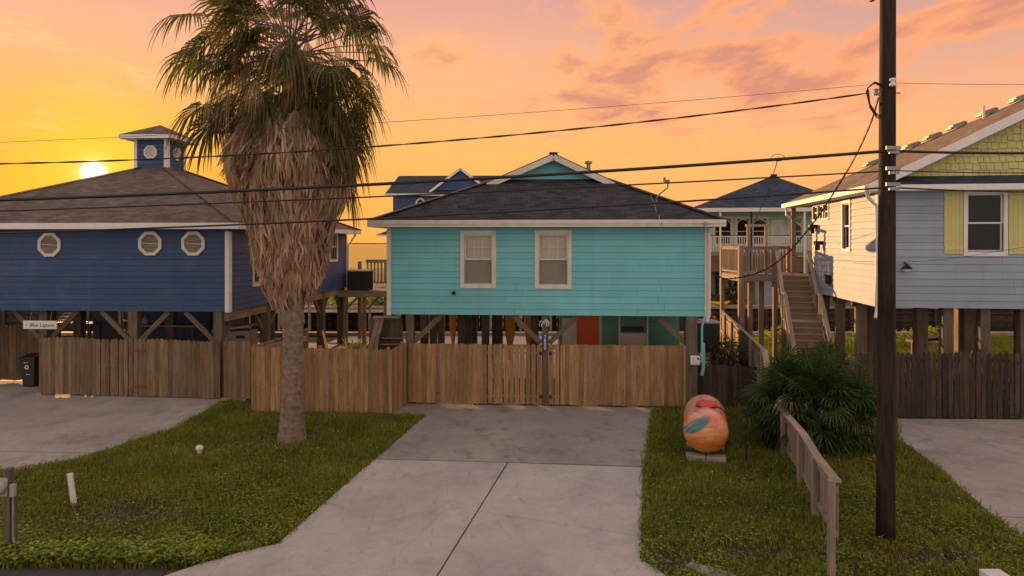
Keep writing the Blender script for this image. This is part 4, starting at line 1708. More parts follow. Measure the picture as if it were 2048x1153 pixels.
for k, (s, z) in enumerate(((.0, .35), (.0, 1.5))):
    q = gb + Vector((.0, -.03, z))
    mb = MB()
    mb.bx(-.22, -.012, -.025, .14, .0, .025, 0)
    tag(mb.build('strap_hinge', M['rust'], loc=q, rotz=-.06), ('rusty strap hinge low' if k == 0 else 'rusty strap hinge high') + ' on the joint of the grey gate panels', 'hinge')
mb = MB()
q = G(455, 800)
mb.beam((-.1, -.1, .05), (.62, -.25, .05), .14, .09)
mb.beam((.62, -.32, .05), (.70, .1, .05), .14, .09)
tag(mb.build('timber_edging', M['rail'], loc=q), 'short grey timber edging at the foot of the braced pile', 'edging')

# dark fences on the right
fence('picket_fence', 'low dark picket fence between the turquoise house corner and the sloping fence', 'fence', G(1396, 814), Vector((7.6, 20.4, 0)), 1.28, 1.22, 'dark', posts=(.05, 1.2), z0=.05)
da, db = G(1716, 836), Vector((23.5, 18.72, 0))
fence('picket_fence', 'dark rounded picket fence closing the drive before the pale house', 'fence', da, db, 1.84, 1.86, 'dark', w=.125, gap=(.004, .013), slit=lambda f: f < .7, posts=(1.0, 3.2, 5.4, 7.6), ear=.055, jit=.03, wave=.015)
fence('picket_fence', 'grey picket fence glimpsed between the shrub palm and the utility pole', 'fence', Vector((8.0, 19.75, 0)), G(1712, 836) + Vector((-.05, .02, 0)), 1.62, 1.6, 'grey', posts=(.1,))
# latch hardware
for k, pyy in enumerate((727, 830)):
    mb = MB()
    mb.bx(-.16, -.012, -.02, .1, -.001, .02, 0)
    mb.bx(.02, -.013, -.06, .08, -.0012, .06)
    tag(mb.build('strap_hinge', M['black'], loc=P(2032, pyy, 19.0) + Vector((0, -.02, 0))), ('upper' if k == 0 else 'lower') + ' black strap hinge on the dark fence at the side drive', 'hinge')

# boundary fence: low run beside the lawn, taller run going back
NA, NB, NC, ND, NE = Vector((4.67, 10.0, 1.46)), Vector((5.43, 12.3, 1.08)), Vector((5.92, 14.1, 1.02)), Vector((6.28, 15.9, .98)), Vector((6.64, 17.6, .96))
low = thing('boundary_fence', 'low greyed fence with cap board, its near post standing tall, between lawn and pole', 'fence', (NA.x, NA.y, 0))
oo = Vector((NA.x, NA.y, 0))
pts = [NA, NB, NC, ND, NE]
bots = [.60, .16, .10, .08, .08]
mb, mc = MB(), MB()
for (a, b, ba, bb) in zip(pts[:-1], pts[1:], bots[:-1], bots[1:]):
    a2, b2 = Vector((a.x, a.y, 0)) - oo, Vector((b.x, b.y, 0)) - oo
    d = (b2 - a2)
    L = d.length
    d.normalize()
    nrm = Vector((d.y, -d.x, 0))
    s = .02
    while s < L - .02:
        w = R(.135, .145)
        f0, f1 = s / L, min(1, (s + w) / L)
        V = []
        for off in (.03, .048):
            for f, top in ((f0, 0), (f1, 0), (f1, 1), (f0, 1)):
                z = (ba + (bb - ba) * f) if not top else (a.z + (b.z - a.z) * f) - .035
                q = a2 + d * (f * L - .002 * (f == f1)) + nrm * off
                V.append((q.x, q.y, z))
        F = [(3, 2, 1, 0), (4, 5, 6, 7), (0, 1, 5, 4), (1, 2, 6, 5), (2, 3, 7, 6), (3, 0, 4, 7)]
        mb.faces(V, F, [[(s + (k % 4 in (1, 2)) * w, V[k][2]) for k in f] for f in F])
        s += w + R(.002, .008)
    for fz in (.12, .86):
        mr = MB()
        za, zb = ba + (a.z - ba) * fz, bb + (b.z - bb) * fz
        mr.beam(a2 + Vector((0, 0, za)) + nrm * .008, b2 + Vector((0, 0, zb)) + nrm * .008, .04, .09)
        mr.build('rail', M['rail'], low)
    mc.beam(a2 + Vector((0, 0, a.z + .0)) + nrm * .01, b2 + Vector((0, 0, b.z + .0)) + nrm * .01, .15, .04)
mb.build('pickets', M['rail'], low)
mc.build('cap_board', M['rail'], low)
for k, q in enumerate(pts):
    mp = MB()
    c = Vector((q.x, q.y, 0)) - oo
    mp.bx(c.x - .10, c.y - .05, -.06, c.x - .012, c.y + .05, q.z - (.0 if k else -.02))
    mp.build('post', M['rail'], low, bevel=.006)
mid = NB.lerp(NC, .5)
hi = thing('boundary_fence', 'tall grey fence with a sloping end board running back behind the bush', 'fence', (NE.x, NE.y, 0))
he = Vector((2.5, 12.6, 0))
mb = MB()
d = he.normalized()
nrm = Vector((d.y, -d.x, 0))
L = he.length
s = .02
while s < L:
    w = R(.135, .145)
    h = 1.93 + R(-.02, .02) if s > 1.3 else .98 + .95 * s / 1.3
    h2 = 1.93 if s + w > 1.3 else .98 + .95 * (s + w) / 1.3
    V = []
    for off in (.03, .048):
        for ss, z in ((s, .05), (s + w, .05), (s + w, h2), (s, h)):
            q = d * ss + nrm * off
            V.append((q.x, q.y, z))
    F = [(3, 2, 1, 0), (4, 5, 6, 7), (0, 1, 5, 4), (1, 2, 6, 5), (2, 3, 7, 6), (3, 0, 4, 7)]
    mb.faces(V, F, [[(s + (k % 4 in (1, 2)) * w, V[k][2]) for k in f] for f in F])
    s += w + R(.002, .01)
mb.build('pickets', M['rail'], hi)
for z in (.3, 1.1, 1.75):
    mb = MB()
    s0 = .02 if z < .9 else (1.3 if z > 1.5 else .3)
    mb.beam(d * s0 + Vector((0, 0, z)), he + Vector((0, 0, z)), .04, .09)
    mb.build('rail', M['rail'], hi)
mb = MB()
mb.beam(Vector((-.02, 0, 1.0)), d * 1.32 + Vector((0, 0, 1.97)), .16, .04)
mb.beam(d * 1.32 + Vector((0, 0, 1.97)), he + Vector((0, 0, 1.97)), .10, .035)
mb.build('cap_board', M['rail'], hi)
for s in (1.3, 3.6, 6.0, 8.4, 10.8):
    mb = MB()
    c = d * s
    mb.bx(c.x - .11, c.y - .045, -.05, c.x - .02, c.y + .045, 1.98)
    mb.build('post', M['rail'], hi, bevel=.006)


# ------------------------------------------------------------------ palms
def fan(mb, e, t, blen, nseg, spread, droop, roll, width=1., cup=.12, fold=0.):
    """costapalmate blade at e, pointing along t"""
    t = t.normalized()
    s = t.cross(Vector((0, 0, 1)))
    if s.length < .15:
        s = Vector((1, 0, 0))
    s.normalize()
    n = s.cross(t)
    q = Matrix.Rotation(roll, 3, t)
    s, n = q @ s, q @ n
    da = 2 * spread / nseg
    for i in range(nseg):
        a = -spread + (i + .5) * da + R(-.2, .2) * da
        dr = t * math.cos(a) + s * math.sin(a)
        dr = (dr + n * cup * (abs(math.sin(a)))).normalized()
        sd = (s * math.cos(a) - t * math.sin(a))
        pl = n * (.25 * (-1) ** i)
        L = blen * (.72 + .28 * math.cos(a)) * R(.88, 1.1)
        wmax = 2 * .5 * L * math.sin(da / 2) * width * 1.05
        dd = droop * R(.7, 1.35)
        tw = R(-.5, .5)
        V, U = [], []
        prev = None
        for j, (x, w) in enumerate(((.06, .14), (.28, .58), (.50, 1.), (.72, .78), (.90, .42), (1.02, .05))):
            fall = max(0., x - .44)
            p = e + dr * (L * (x - .55 * dd * fall * fall)) + Vector((0, 0, -1)) * (L * dd * (fall ** 1.5) * 1.6)
            ww = wmax * w * .5
            sv = (sd + pl * .5 * (1 if x < .6 else .3) + n * tw * fall).normalized() * ww
            V += [p - sv, p + sv]
            U.append(x)
        F = [(2 * j, 2 * j + 1, 2 * j + 3, 2 * j + 2) for j in range(5)]
        mb.faces(V, F, [[(0, U[f[0] // 2]), (.03, U[f[0] // 2]), (.03, U[f[2] // 2]), (0, U[f[2] // 2])] for f in F])


def petiole(mb, a, dirv, L, sag, w=.03):
    pts = []
    for j in range(5):
        x = j / 4
        pts.append(a + dirv * (L * x) + Vector((0, 0, -1)) * (sag * L * x * x))
    mb.tube(pts, [w, w * .8, w * .65, w * .55, w * .45], 5, cap=False)
    return pts[-1], (pts[-1] - pts[-2]).normalized()


def sph(az, el):
    return Vector((math.cos(az) * math.cos(el), math.sin(az) * math.cos(el), math.sin(el)))


pb = G(583, 880)
palm = thing('palm_tree', 'tall fan palm with thick skirt of dead fronds in the front lawn', 'palm tree', (pb.x, pb.y, 0))
prof = [(.38, -.05), (.36, .05), (.325, .25), (.30, .6), (.275, 1.1), (.25, 1.7), (.235, 2.3), (.25, 2.75), (.275, 3.0), (.28, 3.6), (.30, 5.2), (.32, 7.6), (.20, 8.8), (.15, 9.7), (.08, 10.1)]
mb = MB()
zs = np.arange(-.05, 10.1, .05)
pr = []
for zz in zs:
    r = float(np.interp(zz, [p[1] for p in prof], [p[0] for p in prof]))
    pr.append((r + .007 * math.sin(zz * 43 + 3 * math.sin(zz * 3)) + R(-.005, .005) + .02 * max(0, math.sin(zz * 9)) * (zz > 2.4), float(zz)))
V, F = [], []
nn = 28
for i, (r, zz) in enumerate(pr):
    for j in range(nn):
        a = 2 * math.pi * j / nn
        rr = r * (1 + .02 * math.sin(3 * a + zz) + .015 * math.sin(7 * a - 2.3 * zz))
        V.append((rr * math.cos(a) + .035 * math.sin(zz * .7), rr * math.sin(a), zz))
for i in range(len(pr) - 1):
    for j in range(nn):
        a, b = i * nn + j, i * nn + (j + 1) % nn
        F.append((a, b, b + nn, a + nn))
mb.faces(V, F)
mb.build('trunk', M['palm_bark'], palm, smooth=True)

skz = [3.25, 3.5, 4.1, 5.2, 5.9, 6.8, 7.6, 8.3, 9.2]
skr = [.34, .46, .70, .84, 1.20, 1.52, 1.42, 1.0, .8]
mb, mpet = MB(), MB()
NS = 900
for k in range(NS):
    zt = 3.95 + 4.5 * (k / NS) ** .9 + R(-.14, .14)
    az = R(0, 2 * math.pi)
    rad = float(np.interp(zt, skz, skr)) * R(.62, 1.06)
    inn = Vector((math.cos(az), math.sin(az), 0))
    e = inn * rad + Vector((0, 0, zt))
    if k % 2 == 0:
        mpet.tube([inn * .28 + Vector((0, 0, zt + .35)), inn * (rad * .6) + Vector((0, 0, zt + .35)), e], [.02, .016, .012], 4, cap=False)
    L = R(.5, 1.1) if zt > 4.6 else R(.45, .75)
    flare = R(-.03, .09) * (1.3 if zt > 5 else .7)
    tang = Vector((-math.sin(az), math.cos(az), 0))
    ns = random.randint(7, 13)
    for i in range(ns):
        sp = (i / (ns - 1) - .5) * 2 * R(.8, 1.1)
        l2 = L * R(.6, 1.1)
        zend = zt - l2
        rend = float(np.interp(zend, skz, skr)) * R(.84, 1.16)
        wv = R(-.06, .06)
        curl = R(-.05, .05)
        w0 = R(.018, .040)
        wd = R(-1, 1)
        side = (tang * math.cos(wd) + inn * math.sin(wd)) * w0
        V = []
        for j, x in enumerate((0, .25, .5, .75, 1.)):
            rr = rad + (rend - rad) * x + .06 * math.sin(x * 3.1) + flare * x ** 3
            p = inn * rr + tang * (sp * .26 * (.25 + x * .75) * L + wv * math.sin(x * 5 + sp * 3) + curl * x ** 3) + Vector((0, 0, zt - l2 * x - .04 * abs(sp)))
            ww = (.5, 1, .95, .7, .12)[j]
            V += [p - side * ww, p + side * ww]
        mb.faces(V, [(2 * j, 2 * j + 1, 2 * j + 3, 2 * j + 2) for j in range(4)])
mpet.build('dead_stalks', M['palm_dead'], palm)
mb.build('dead_skirt', M['palm_dead'], palm)

mb, mp, md = MB(), MB(), MB()


def frond(target, az, el, zb, L, blen, nseg, spread, droop, sagz, roll, wd=.75, lag=.14):
    base = Vector((0, 0, zb + R(-.25, .25))) + sph(az, 0) * R(.15, .38)
    e, tt = petiole(mp, base, sph(az, el), L, lag, .024)
    fan(target, e, tt + Vector((0, 0, -sagz)), blen, nseg, spread, droop, roll, wd)


for k in range(34):                                   # the young upright top
    f = (k + .5) / 34
    frond(mb, k * 2.39996 + R(-.3, .3), math.radians(84 - 58 * f + R(-8, 8)), 10.2 - .35 * f, R(1.0, 1.7), R(1.0, 1.35), 30, math.radians(R(95, 130)), .35 + R(0, .4), R(0, .15), R(-1.2, 1.2), .86, .10)
for k in range(46):                                   # tiers reaching out to the sides and back
    f = (k + .5) / 46
    az = (0 if k % 2 else math.pi) + R(-.8, .8) if k % 4 else R(.7, 2.4)
    frond(mb, az, math.radians(30 - 72 * f + R(-12, 12)), 10.1 - 1.9 * f, R(1.3, 2.15) * (1 - .12 * f), R(.85, 1.2), 26, math.radians(R(85, 125)), .6 + R(0, .5), .05 + .3 * f + R(0, .15), R(-.7, .7), .84, .13)
for zb_, el_, L_ in ((10.2, 14, 2.35), (9.9, 2, 2.3), (9.4, -16, 2.2), (9.0, -34, 2.0)):      # the longest, towards the sea side
    frond(mb, math.pi + R(-.25, .1), math.radians(el_), zb_, L_, 1.2, 28, math.radians(110), .75, .15, R(-.4, .4), .85, .1)
for k in range(30):                                   # live ones towards the street
    frond(mb, -math.pi / 2 + (k - 14.5) * .1 + R(-.15, .15), math.radians(R(-30, 50)), 10.0 - 1.6 * R(0, 1), R(.7, 1.4), R(.75, 1.05), 24, math.radians(R(75, 120)), .55 + R(0, .4), .25 + R(0, .3), R(-.8, .8), .8, .2)
for k in range(62):
    f = (k + .5) / 62
    az = -math.pi / 2 + R(-1.7, 1.7) if k % 3 else R(0, 6.28)
    frond(md, az, math.radians(26 - 84 * f + R(-12, 12)), 9.9 - 1.9 * f, R(.5, 1.45), R(.6, 1.15), 14, math.radians(R(14, 60)), .8 + R(0, .5), .9, R(-.9, .9), .8, .35)
mp.build('frond_stalks', M['palm_bark'], palm)
mb.build('crown', M['palm_live'], palm)
md.build('dying_fronds', M['palm_dying'], palm)

# shrub palm clump by the pole
sb = G(1640, 905)
shp = thing('shrub_palm', 'broad dark green clumping fan palm against the boundary fence', 'palm', (sb.x + .34, sb.y + .6, 0))
mb, mp = MB(), MB()
stems = [(-1.25 + 2.0 * _ / 12 + R(-.1, .1), R(-.5, .5)) for _ in range(13)]
for k in range(480):
    sx, sy = random.choice(stems)
    az = R(0, 2 * math.pi)
    el = math.radians(R(8, 85))
    L = R(.55, 1.15) * (.6 + .5 * math.sin(el))
    base = Vector((sx * .75, sy, R(.05, 1.4 - .4 * abs(sx))))
    e, tt = petiole(mp, base, sph(az, el), L, .12, .011)
    if e.z < .15:
        continue
    fan(mb, e, tt + Vector((0, 0, R(-.5, .1))), R(.46, .70), 17, math.radians(R(85, 130)), R(.15, .6), R(-.7, .7), .62)
mp.build('stalks', M['shrub'], shp)
mb.build('fronds', M['shrub'], shp)
mb, mp = MB(), MB()
for k in range(30):
    az = R(0, 6.28)
    e, tt = petiole(mp, Vector((R(-.8, .8), R(-.5, .5), R(.2, 1.1))), sph(az, math.radians(R(-5, 50))), R(.4, .95), .25, .011)
    fan(mb, e, tt + Vector((0, 0, -.8)), R(.35, .55), 13, math.radians(R(40, 90)), .7, R(-.7, .7), .5)
mb.build('dry_fronds', M['palm_dead'], shp)


# leafy bushes
def bush(name, label, c, rx, ry, h, n, s, mat, flat=.3, cat='bush', group=None):
    o = thing(name, label, cat, (c[0], c[1], c[2] if len(c) > 2 else 0), 0, group)
    mbt = MB()
    clumps = []
    for k in range(max(10, int(n / 60))):
        a, r, zz = R(0, 6.28), R(0, 1) ** .5, R(.1, 1)
        f = math.sqrt(max(0, 1 - (zz * .9) ** 2))
        clumps.append((math.cos(a) * r * rx * f, math.sin(a) * r * ry * f, zz * h * .86))
    for cl in clumps:
        mbt.tube([(cl[0] * .2, cl[1] * .2, 0), (cl[0] * .6, cl[1] * .6, cl[2] * .55), cl], [.03, .018, .006], 5, cap=False)
    mbt.build('stems', M['palm_bark'], o)
    m_ = MB()
    rc = max(rx, ry) * .34
    for k in range(n):
        cl = random.choice(clumps)
        p = Vector(cl) + Vector((random.gauss(0, rc * .5), random.gauss(0, rc * .5), random.gauss(0, rc * .36)))
        if p.z < .02:
            p.z = R(.02, .2)
        u = Vector((R(-1, 1), R(-1, 1), R(-.6, .8))).normalized()
        v = u.cross(Vector((R(-1, 1), R(-1, 1), R(-1, 1)))).normalized()
        ss = s * R(.6, 1.3)
        m_.face([p - u * ss, p + v * ss * .45, p + u * ss, p - v * ss * .45])
    m_.build('foliage', M[mat], o)
    return o


bq = P(1455, 730, 21.9)
bush('bush', 'rounded dark green bush behind the low dark fence', (bq.x, bq.y, 0), 1.05, .75, 2.1, 9000, .038, 'bush')
for k, (c, rx, h, lab) in enumerate((((-13.5, 53.0, .3), 2.4, 2.2, 'sunlit green bush across the canal seen beneath the air conditioner platform'), ((-9.6, 52.5, .3), 1.8, 1.5, 'low green bush across the canal beside the wooden deck posts'), ((15.9, 52.4, .3), 1.3, 1.6, 'dark bush under the rear green house by the pale drive'))):
    bush('bush', lab, c, rx, 1.2, h, 1200, .14, 'clover' if k < 2 else 'bush')
for k, (xx, yy, lab) in enumerate(((13.0, 33.6, 'low yellow green bush on the canal bank seen past the utility pole'), (17.2, 33.4, 'yellow green bush behind the outdoor grill under the pale house'), (19.6, 33.0, 'yellow green bush between the rear piles of the pale house'), (22.0, 33.5, 'yellow green bush on the canal bank beside the frame edge'))):
    bush('bush', lab, (xx, yy, 0), 1.3, .6, .85, 900, .08, 'clover')
# spiky agave by the left canal patio
aq = P(708, 694, 26.5)
ag = thing('agave_plant', 'pale spiky agave plant between the blue and turquoise houses', 'plant', (aq.x, aq.y, 0))
mb = MB()
for k in range(44):
    az, el = R(0, 6.28), math.radians(R(15, 85))
    dv = sph(az, el)
    L = R(.8, 1.45)
    s = dv.cross(Vector((0, 0, 1))).normalized()
    V = []
    for x, w in ((0, .5), (.35, 1.), (.7, .6), (1, .03)):
        p = Vector((0, 0, .35)) + dv * L * x + Vector((0, 0, -.18 * x * x * L))
        V += [p - s * .05 * w, p + s * .05 * w]
    mb.faces(V, [(0, 1, 3, 2), (2, 3, 5, 4), (4, 5, 7, 6)])
mb.build('leaves', M['agave'], ag)
mb = MB()
mb.lathe((0, 0, 0), [(.28, -.02), (.36, .36), (.32, .37)], 18)
mb.build('planter', M['conc_dk'], ag)

# ------------------------------------------------------------------ utility pole and its lines
ub = G(1771, 1083)
pole = thing('utility_pole', 'tall dark creosoted wooden utility pole between the boundary fence and the side drive', 'utility pole', (ub.x, ub.y, 0))
mb = MB()
lean = .035
mb.tube([(lean * zz / 8, 0, zz) for zz in np.linspace(-.1, 11, 24)], [.145 - .0028 * zz for zz in np.linspace(0, 11, 24)], 22)
mb.build('shaft', M['pole'], pole, smooth=True)


def upole(pyy, dx=0., dy=-.15):
    q = P(1774, pyy, ub.y + dy)
    return Vector((lean * q.z / 8 + dx, dy, q.z))


for pyy in (302, 343, 375):
    q = upole(pyy, -.0, -.14)
    mb = MB()
    mb.bx(q.x - .10, q.y - .03, q.z + .02, q.x + .13, q.y + .0, q.z + .075, 0)
    mb.tube([(q.x + .01, q.y - .05, q.z), (q.x + .01, q.y + .28, q.z)], .012, 8)
    mb.bx(q.x - .06, q.y - .045, q.z - .05, q.x + .10, q.y - .01, q.z - .005, 0)
    mb.build('cable_clamp', M['galv'], pole)
q = upole(165, 0, -.16)
mb = MB()
mb.lathe(q, [(.02, -.07), (.05, -.06), (.055, -.03), (.035, -.015), (.035, .015), (.055, .03), (.05, .06), (.02, .07)], 16)
mb.build('insulator', M['white_pl'], pole, smooth=True)
mb = MB()
q = upole(184, -.2, -.02)
mb.lathe(q, [(.02, -.05), (.045, -.04), (.03, 0), (.045, .04), (.02, .05)], 12)
mb.beam(q + Vector((-.05, 0, -.05)), q + Vector((.2, 0, -.05)), .03, .02)
mb.beam(q + Vector((.1, 0, -.02)), q + Vector((.4, 0, -.02)), .02, .02)
mb.build('service_bracket', M['galv'], pole)
mb = MB()
q2 = upole(168, -.13, -.1)
for a in range(3):
    pts = [q2 + Vector((0, 0, -.02 - a * .02)), q2 + Vector((-.16, -.05, .02 - .01 * a)), q2 + Vector((-.27, -.05, -.08)), q + Vector((-.12 - .02 * a, 0, 0)), q + Vector((-.10, .0, -.2 - .03 * a)), q + Vector((.02, .02, -.36 - .03 * a)), q + Vector((.10, .03, -.40 - .02 * a))]
    mb.tube(pts, .009, 6)
mb.build('jumper_wires', M['cable'], pole)
mb = MB()
q = upole(2, -.22, .0)
mb.bx(q.x - .06, -.06, q.z, q.x + .0, .06, q.z + 1.2)
mb.beam(Vector((q.x - .03, 0, q.z + .6)), Vector((.1, 0, q.z + .6)), .06, .08)
mb.build('crossarm_brace', M['deck'], pole)


def sagline(a, b, sag, n=40):
    return [a.lerp(b, i / n) + Vector((0, 0, -sag * 4 * (i / n) * (1 - i / n))) for i in range(n + 1)]


def through(a, mid, b, n=44):
    """parabola through three points"""
    out_ = []
    for i in range(n + 1):
        s = i / n
        out_.append(a * ((1 - s) * (1 - 2 * s)) + mid * (4 * s * (1 - s)) + b * (s * (2 * s - 1)))
    return out_


def wire(name, label, pts, r, twist=0., group=None):
    mb_ = MB()
    if twist:
        for k in range(2):
            pp = []
            Ltot = 0
            for i, q in enumerate(pts):
                if i:
                    Ltot += (q - pts[i - 1]).length
                ph = Ltot * twist + k * math.pi
                pp.append(q + Vector((0, math.cos(ph), math.sin(ph))) * r * .9)
            mb_.tube(pp, r, 6)
    else:
        mb_.tube(pts, r, 8)
    return tag(mb_.build(name, M['cable'], smooth=True), label, 'cable', group)


Yw = ub.y - .16
gw = 'overhead lines along the street'
lines = [
    ('thinnest high wire running left from the white insulator', (1770, 167), (780, 244), (-450, 300), .0035, 0),
    ('thick upper of the three cables left of the pole across the roofs', (1768, 303), (700, 371.5), (-450, 412), .026, 0),
    ('thin middle cable of the three left of the pole', (1768, 343), (700, 396), (-450, 436), .012, 0),
    ('lowest cable of the three left of the pole, crossing the turquoise fascia', (1768, 376), (740, 438), (-450, 478), .015, 0),
]
for lab, a, m_, b, r, tw in lines:
    a3, m3, b3 = P(*a, Yw), P(*m_, Yw - .05), P(*b, Yw - .1)
    # quadratic in x through the three points
    xs = np.linspace(a3.x, -19.5, 70)
    co_ = np.polyfit([a3.x, m3.x, b3.x], [a3.z, m3.z, b3.z], 2)
    wire('overhead_cable', lab, [Vector((float(xx), Yw - .1 * i / 70, float(np.polyval(co_, xx)))) for i, xx in enumerate(xs)], r, tw, gw)
a3, m3, b3 = P(1735, 187, Yw), P(1000, 273, Yw), P(-450, 352, Yw)
xs = np.linspace(a3.x, -19.5, 480)
co_ = np.polyfit([a3.x, m3.x, P(0, 328, Yw).x], [a3.z, m3.z, P(0, 328, Yw).z], 2)
wire('service_line', 'twisted black power line running left from the pole bracket', [Vector((float(xx), Yw, float(np.polyval(co_, xx)))) for xx in xs], .0085, 5., gw)
for lab, a, b, r, sg in (('thin high wire running right from the white insulator', (1776, 166), (2200, 168), .0035, .02), ('thick upper cable right of the pole across the yellow gable', (1776, 302), (2200, 304), .022, .03), ('thin middle cable right of the pole', (1776, 341), (2200, 344), .009, .03), ('lowest cable right of the pole over the front window', (1776, 375), (2200, 384), .013, .03)):
    wire('overhead_cable', lab, sagline(P(*a, Yw), P(*b, Yw), sg), r, 0, gw)
# drop to the turquoise house
dp = [P(1757, 196, 11.3), P(1735, 262, 11.9), P(1690, 350, 13.0), P(1620, 455, 15.0), P(1560, 520, 17.0), P(1510, 548, 18.6), P(1455, 558, 20.0), P(1425, 548, 20.9)]


def smoothline(p, n=8):
    o_ = []
    for i in range(len(p) - 1):
        p0, p1, p2, p3 = p[max(i - 1, 0)], p[i], p[i + 1], p[min(i + 2, len(p) - 1)]
        for k in range(n):
            s = k / n
            o_.append(.5 * ((2 * p1) + (p2 - p0) * s + (2 * p0 - 5 * p1 + 4 * p2 - p3) * s * s + (3 * p1 - p0 - 3 * p2 + p3) * s ** 3))
    o_.append(p[-1])
    return o_


wire('service_line', 'black drop line curving from the pole down to the turquoise house corner', smoothline(dp, 30), .012, 14.)
wire('service_line', 'thin line falling from the thick cable to the rear deck frame', smoothline([P(1556, 316, 11.2), P(1548, 345, 14), P(1530, 400, 20), P(1495, 472, 27.5)], 10), .008)
wire('service_line', 'thin line drooping across the pale house below its window', smoothline([P(1620, 516, 24), P(1700, 522, 19.9), P(1790, 525, 19.3), P(1880, 520, 18.8), P(1960, 509, 18.2), P(2100, 486, 17)], 10), .005)
mb = MB()
q = P(1556, 316, Yw)
mb.tube([q + Vector((.11 * math.cos(a), 0, .055 * math.sin(a))) for a in np.linspace(0, 6.28, 24)], .0045, 5)
tag(mb.build('cable_loop', M['cable']), 'small coiled cable loop hung on the thick cable left of the pole', 'cable')

# ------------------------------------------------------------------ painted tank
ta = Vector((.52, 2.0, 0)).normalized()
tc = Vector((4.31, 15.38, 0))
tank = thing('propane_tank', 'rounded propane tank painted in sunset orange and pink on the lawn', 'tank', tc, -math.atan2(ta.x, ta.y))
m, t, p, out = newmat('sunset_mural_paint')
c = t.N('ShaderNodeTexCoord').outputs['Object']
sp = t.N('ShaderNodeSeparateXYZ')
t.put(sp.inputs[0], c)
wn = t.noise(t.vmath('MULTIPLY', c, (1.6, 1.2, 5)).outputs[0], 1.4, 5, .6, .8)
hz = t.math('ADD', sp.outputs[2], t.math('MULTIPLY', t.math('SUBTRACT', wn, .5), .55))
hz = t.math('ADD', hz, t.math('MULTIPLY', sp.outputs[0], -.12))
col = t.ramp(t.rng(hz, .1, 1.35, 0, 1), [(0, (.34, .16, .13)), (.09, (.60, .26, .05)), (.19, (.70, .33, .02)), (.29, (.68, .14, .02)), (.38, (.72, .31, .10)), (.52, (.74, .37, .20)), (.66, (.70, .20, .10)), (.78, (.70, .33, .24)), (.9, (.54, .30, .32)), (1, (.56, .42, .42))])
# teal wing of the mural with pale strokes
wx = t.math('ADD', sp.outputs[0], .20)
wz = t.math('SUBTRACT', sp.outputs[2], t.math('ADD', 1.06, t.math('MULTIPLY', sp.outputs[0], .55)))
el = t.math('ADD', t.math('POWER', t.math('DIVIDE', wx, .30), 2.), t.math('POWER', t.math('DIVIDE', t.math('ADD', wz, .10), .15), 2.))
wm = t.math('MULTIPLY', t.rng(el, .35, 1.15, 1, 0), t.rng(sp.outputs[1], .5, .65, 1, 0))
strk = t.math('FRACT', t.math('MULTIPLY', t.math('ADD', wz, t.math('MULTIPLY', t.math('POWER', wx, 2.), 1.6)), 9.))
teal_c = t.mix(t.math('MULTIPLY', t.rng(strk, .72, .9, 0, 1), t.rng(wx, -.2, .05, .8, 0)), (.05, .16, .19), (.55, .42, .14))
col = t.mix(wm, col, teal_c)
r1 = t.math('ADD', t.math('POWER', t.math('DIVIDE', t.math('SUBTRACT', sp.outputs[0], .16), .20), 2.), t.math('POWER', t.math('DIVIDE', t.math('SUBTRACT', sp.outputs[2], .92), .17), 2.))
col = t.mix(t.math('MULTIPLY', t.rng(r1, .2, 1.3, .7, 0), t.rng(wn, .35, .6, .4, 1)), col, (.60, .075, .05))
fine = t.noise(t.vmath('MULTIPLY', c, (2, 3, 24)).outputs[0], 1.5, 4)
rotc = t.N('ShaderNodeMapping')
t.put(rotc.inputs[0], c)
rotc.inputs['Rotation'].default_value = (0, .5, 0)
rotc.inputs['Scale'].default_value = (1.6, 1.4, 9)
sb1 = t.noise(rotc.outputs[0], 1.3, 6, .65, .6)
up = t.rng(sp.outputs[2], .55, .95, 0, 1)
col = t.mix(t.math('MULTIPLY', t.rng(sb1, .56, .66, 0, .75), up), col, (.34, .13, .16))
col = t.mix(t.rng(sb1, .44, .34, 0, .55), col, (.86, .62, .42))
rotc2 = t.N('ShaderNodeMapping')
t.put(rotc2.inputs[0], t.vmath('ADD', c, (3, 1, 2)).outputs[0])
rotc2.inputs['Rotation'].default_value = (0, -.2, 0)
rotc2.inputs['Scale'].default_value = (1.2, 1.2, 11)
sb2 = t.noise(rotc2.outputs[0], 1.6, 6, .6, .4)
col = t.mix(t.rng(sb2, .56, .66, 0, .7), col, (.78, .16, .03))
col = t.mix(wm, col, teal_c)
kk = t.vmath('SCALE', col)
t.put(kk.inputs['Scale'], t.rng(fine, .3, .7, .85, 1.12))
t.put(p.inputs['Base Color'], kk.outputs[0])
p.inputs['Roughness'].default_value = .38
p.inputs['Coat Weight'].default_value = .25
rT, zT, LT = .49, .68, 1.5
prof_ = []
for k in range(13):
    a = math.pi / 2 * k / 12
    prof_.append((rT * math.sin(a) if k else .001, -.33 * math.cos(a)))
for k in range(1, 12):
    prof_.append((rT, LT * k / 12))
for k in range(13):
    a = math.pi / 2 * k / 12
    prof_.append((rT * math.cos(a) if k < 12 else .001, LT + .36 * math.sin(a)))
mb = MB()
mb.lathe((0, .2, zT), prof_, 48, axis=1)
mb.build('tank_shell', m, tank, smooth=True)
mb = MB()
for k in range(2):
    mb.bx(-.43 + k * .44, .05, -.02, -.01 + k * .44, .30, .15, 0)
mb.build('support_block', M['conc_l'], tank, bevel=.01)
mb = MB()
for k in range(2):
    mb.bx(-.43 + k * .44, 1.0, -.02, -.01 + k * .44, 1.25, .15, 0)
mb.build('support_block', M['conc'], tank, bevel=.01)
mb = MB()
V = [(.24, .0), (.24, .05), (.22, .09), (.14, .12), (.001, .13)]
mb.lathe((.02, .62, zT + rT - .035), V, 24)
dome = mb.build('valve_cover', M['rkay'], tank, smooth=True)
mb = MB()
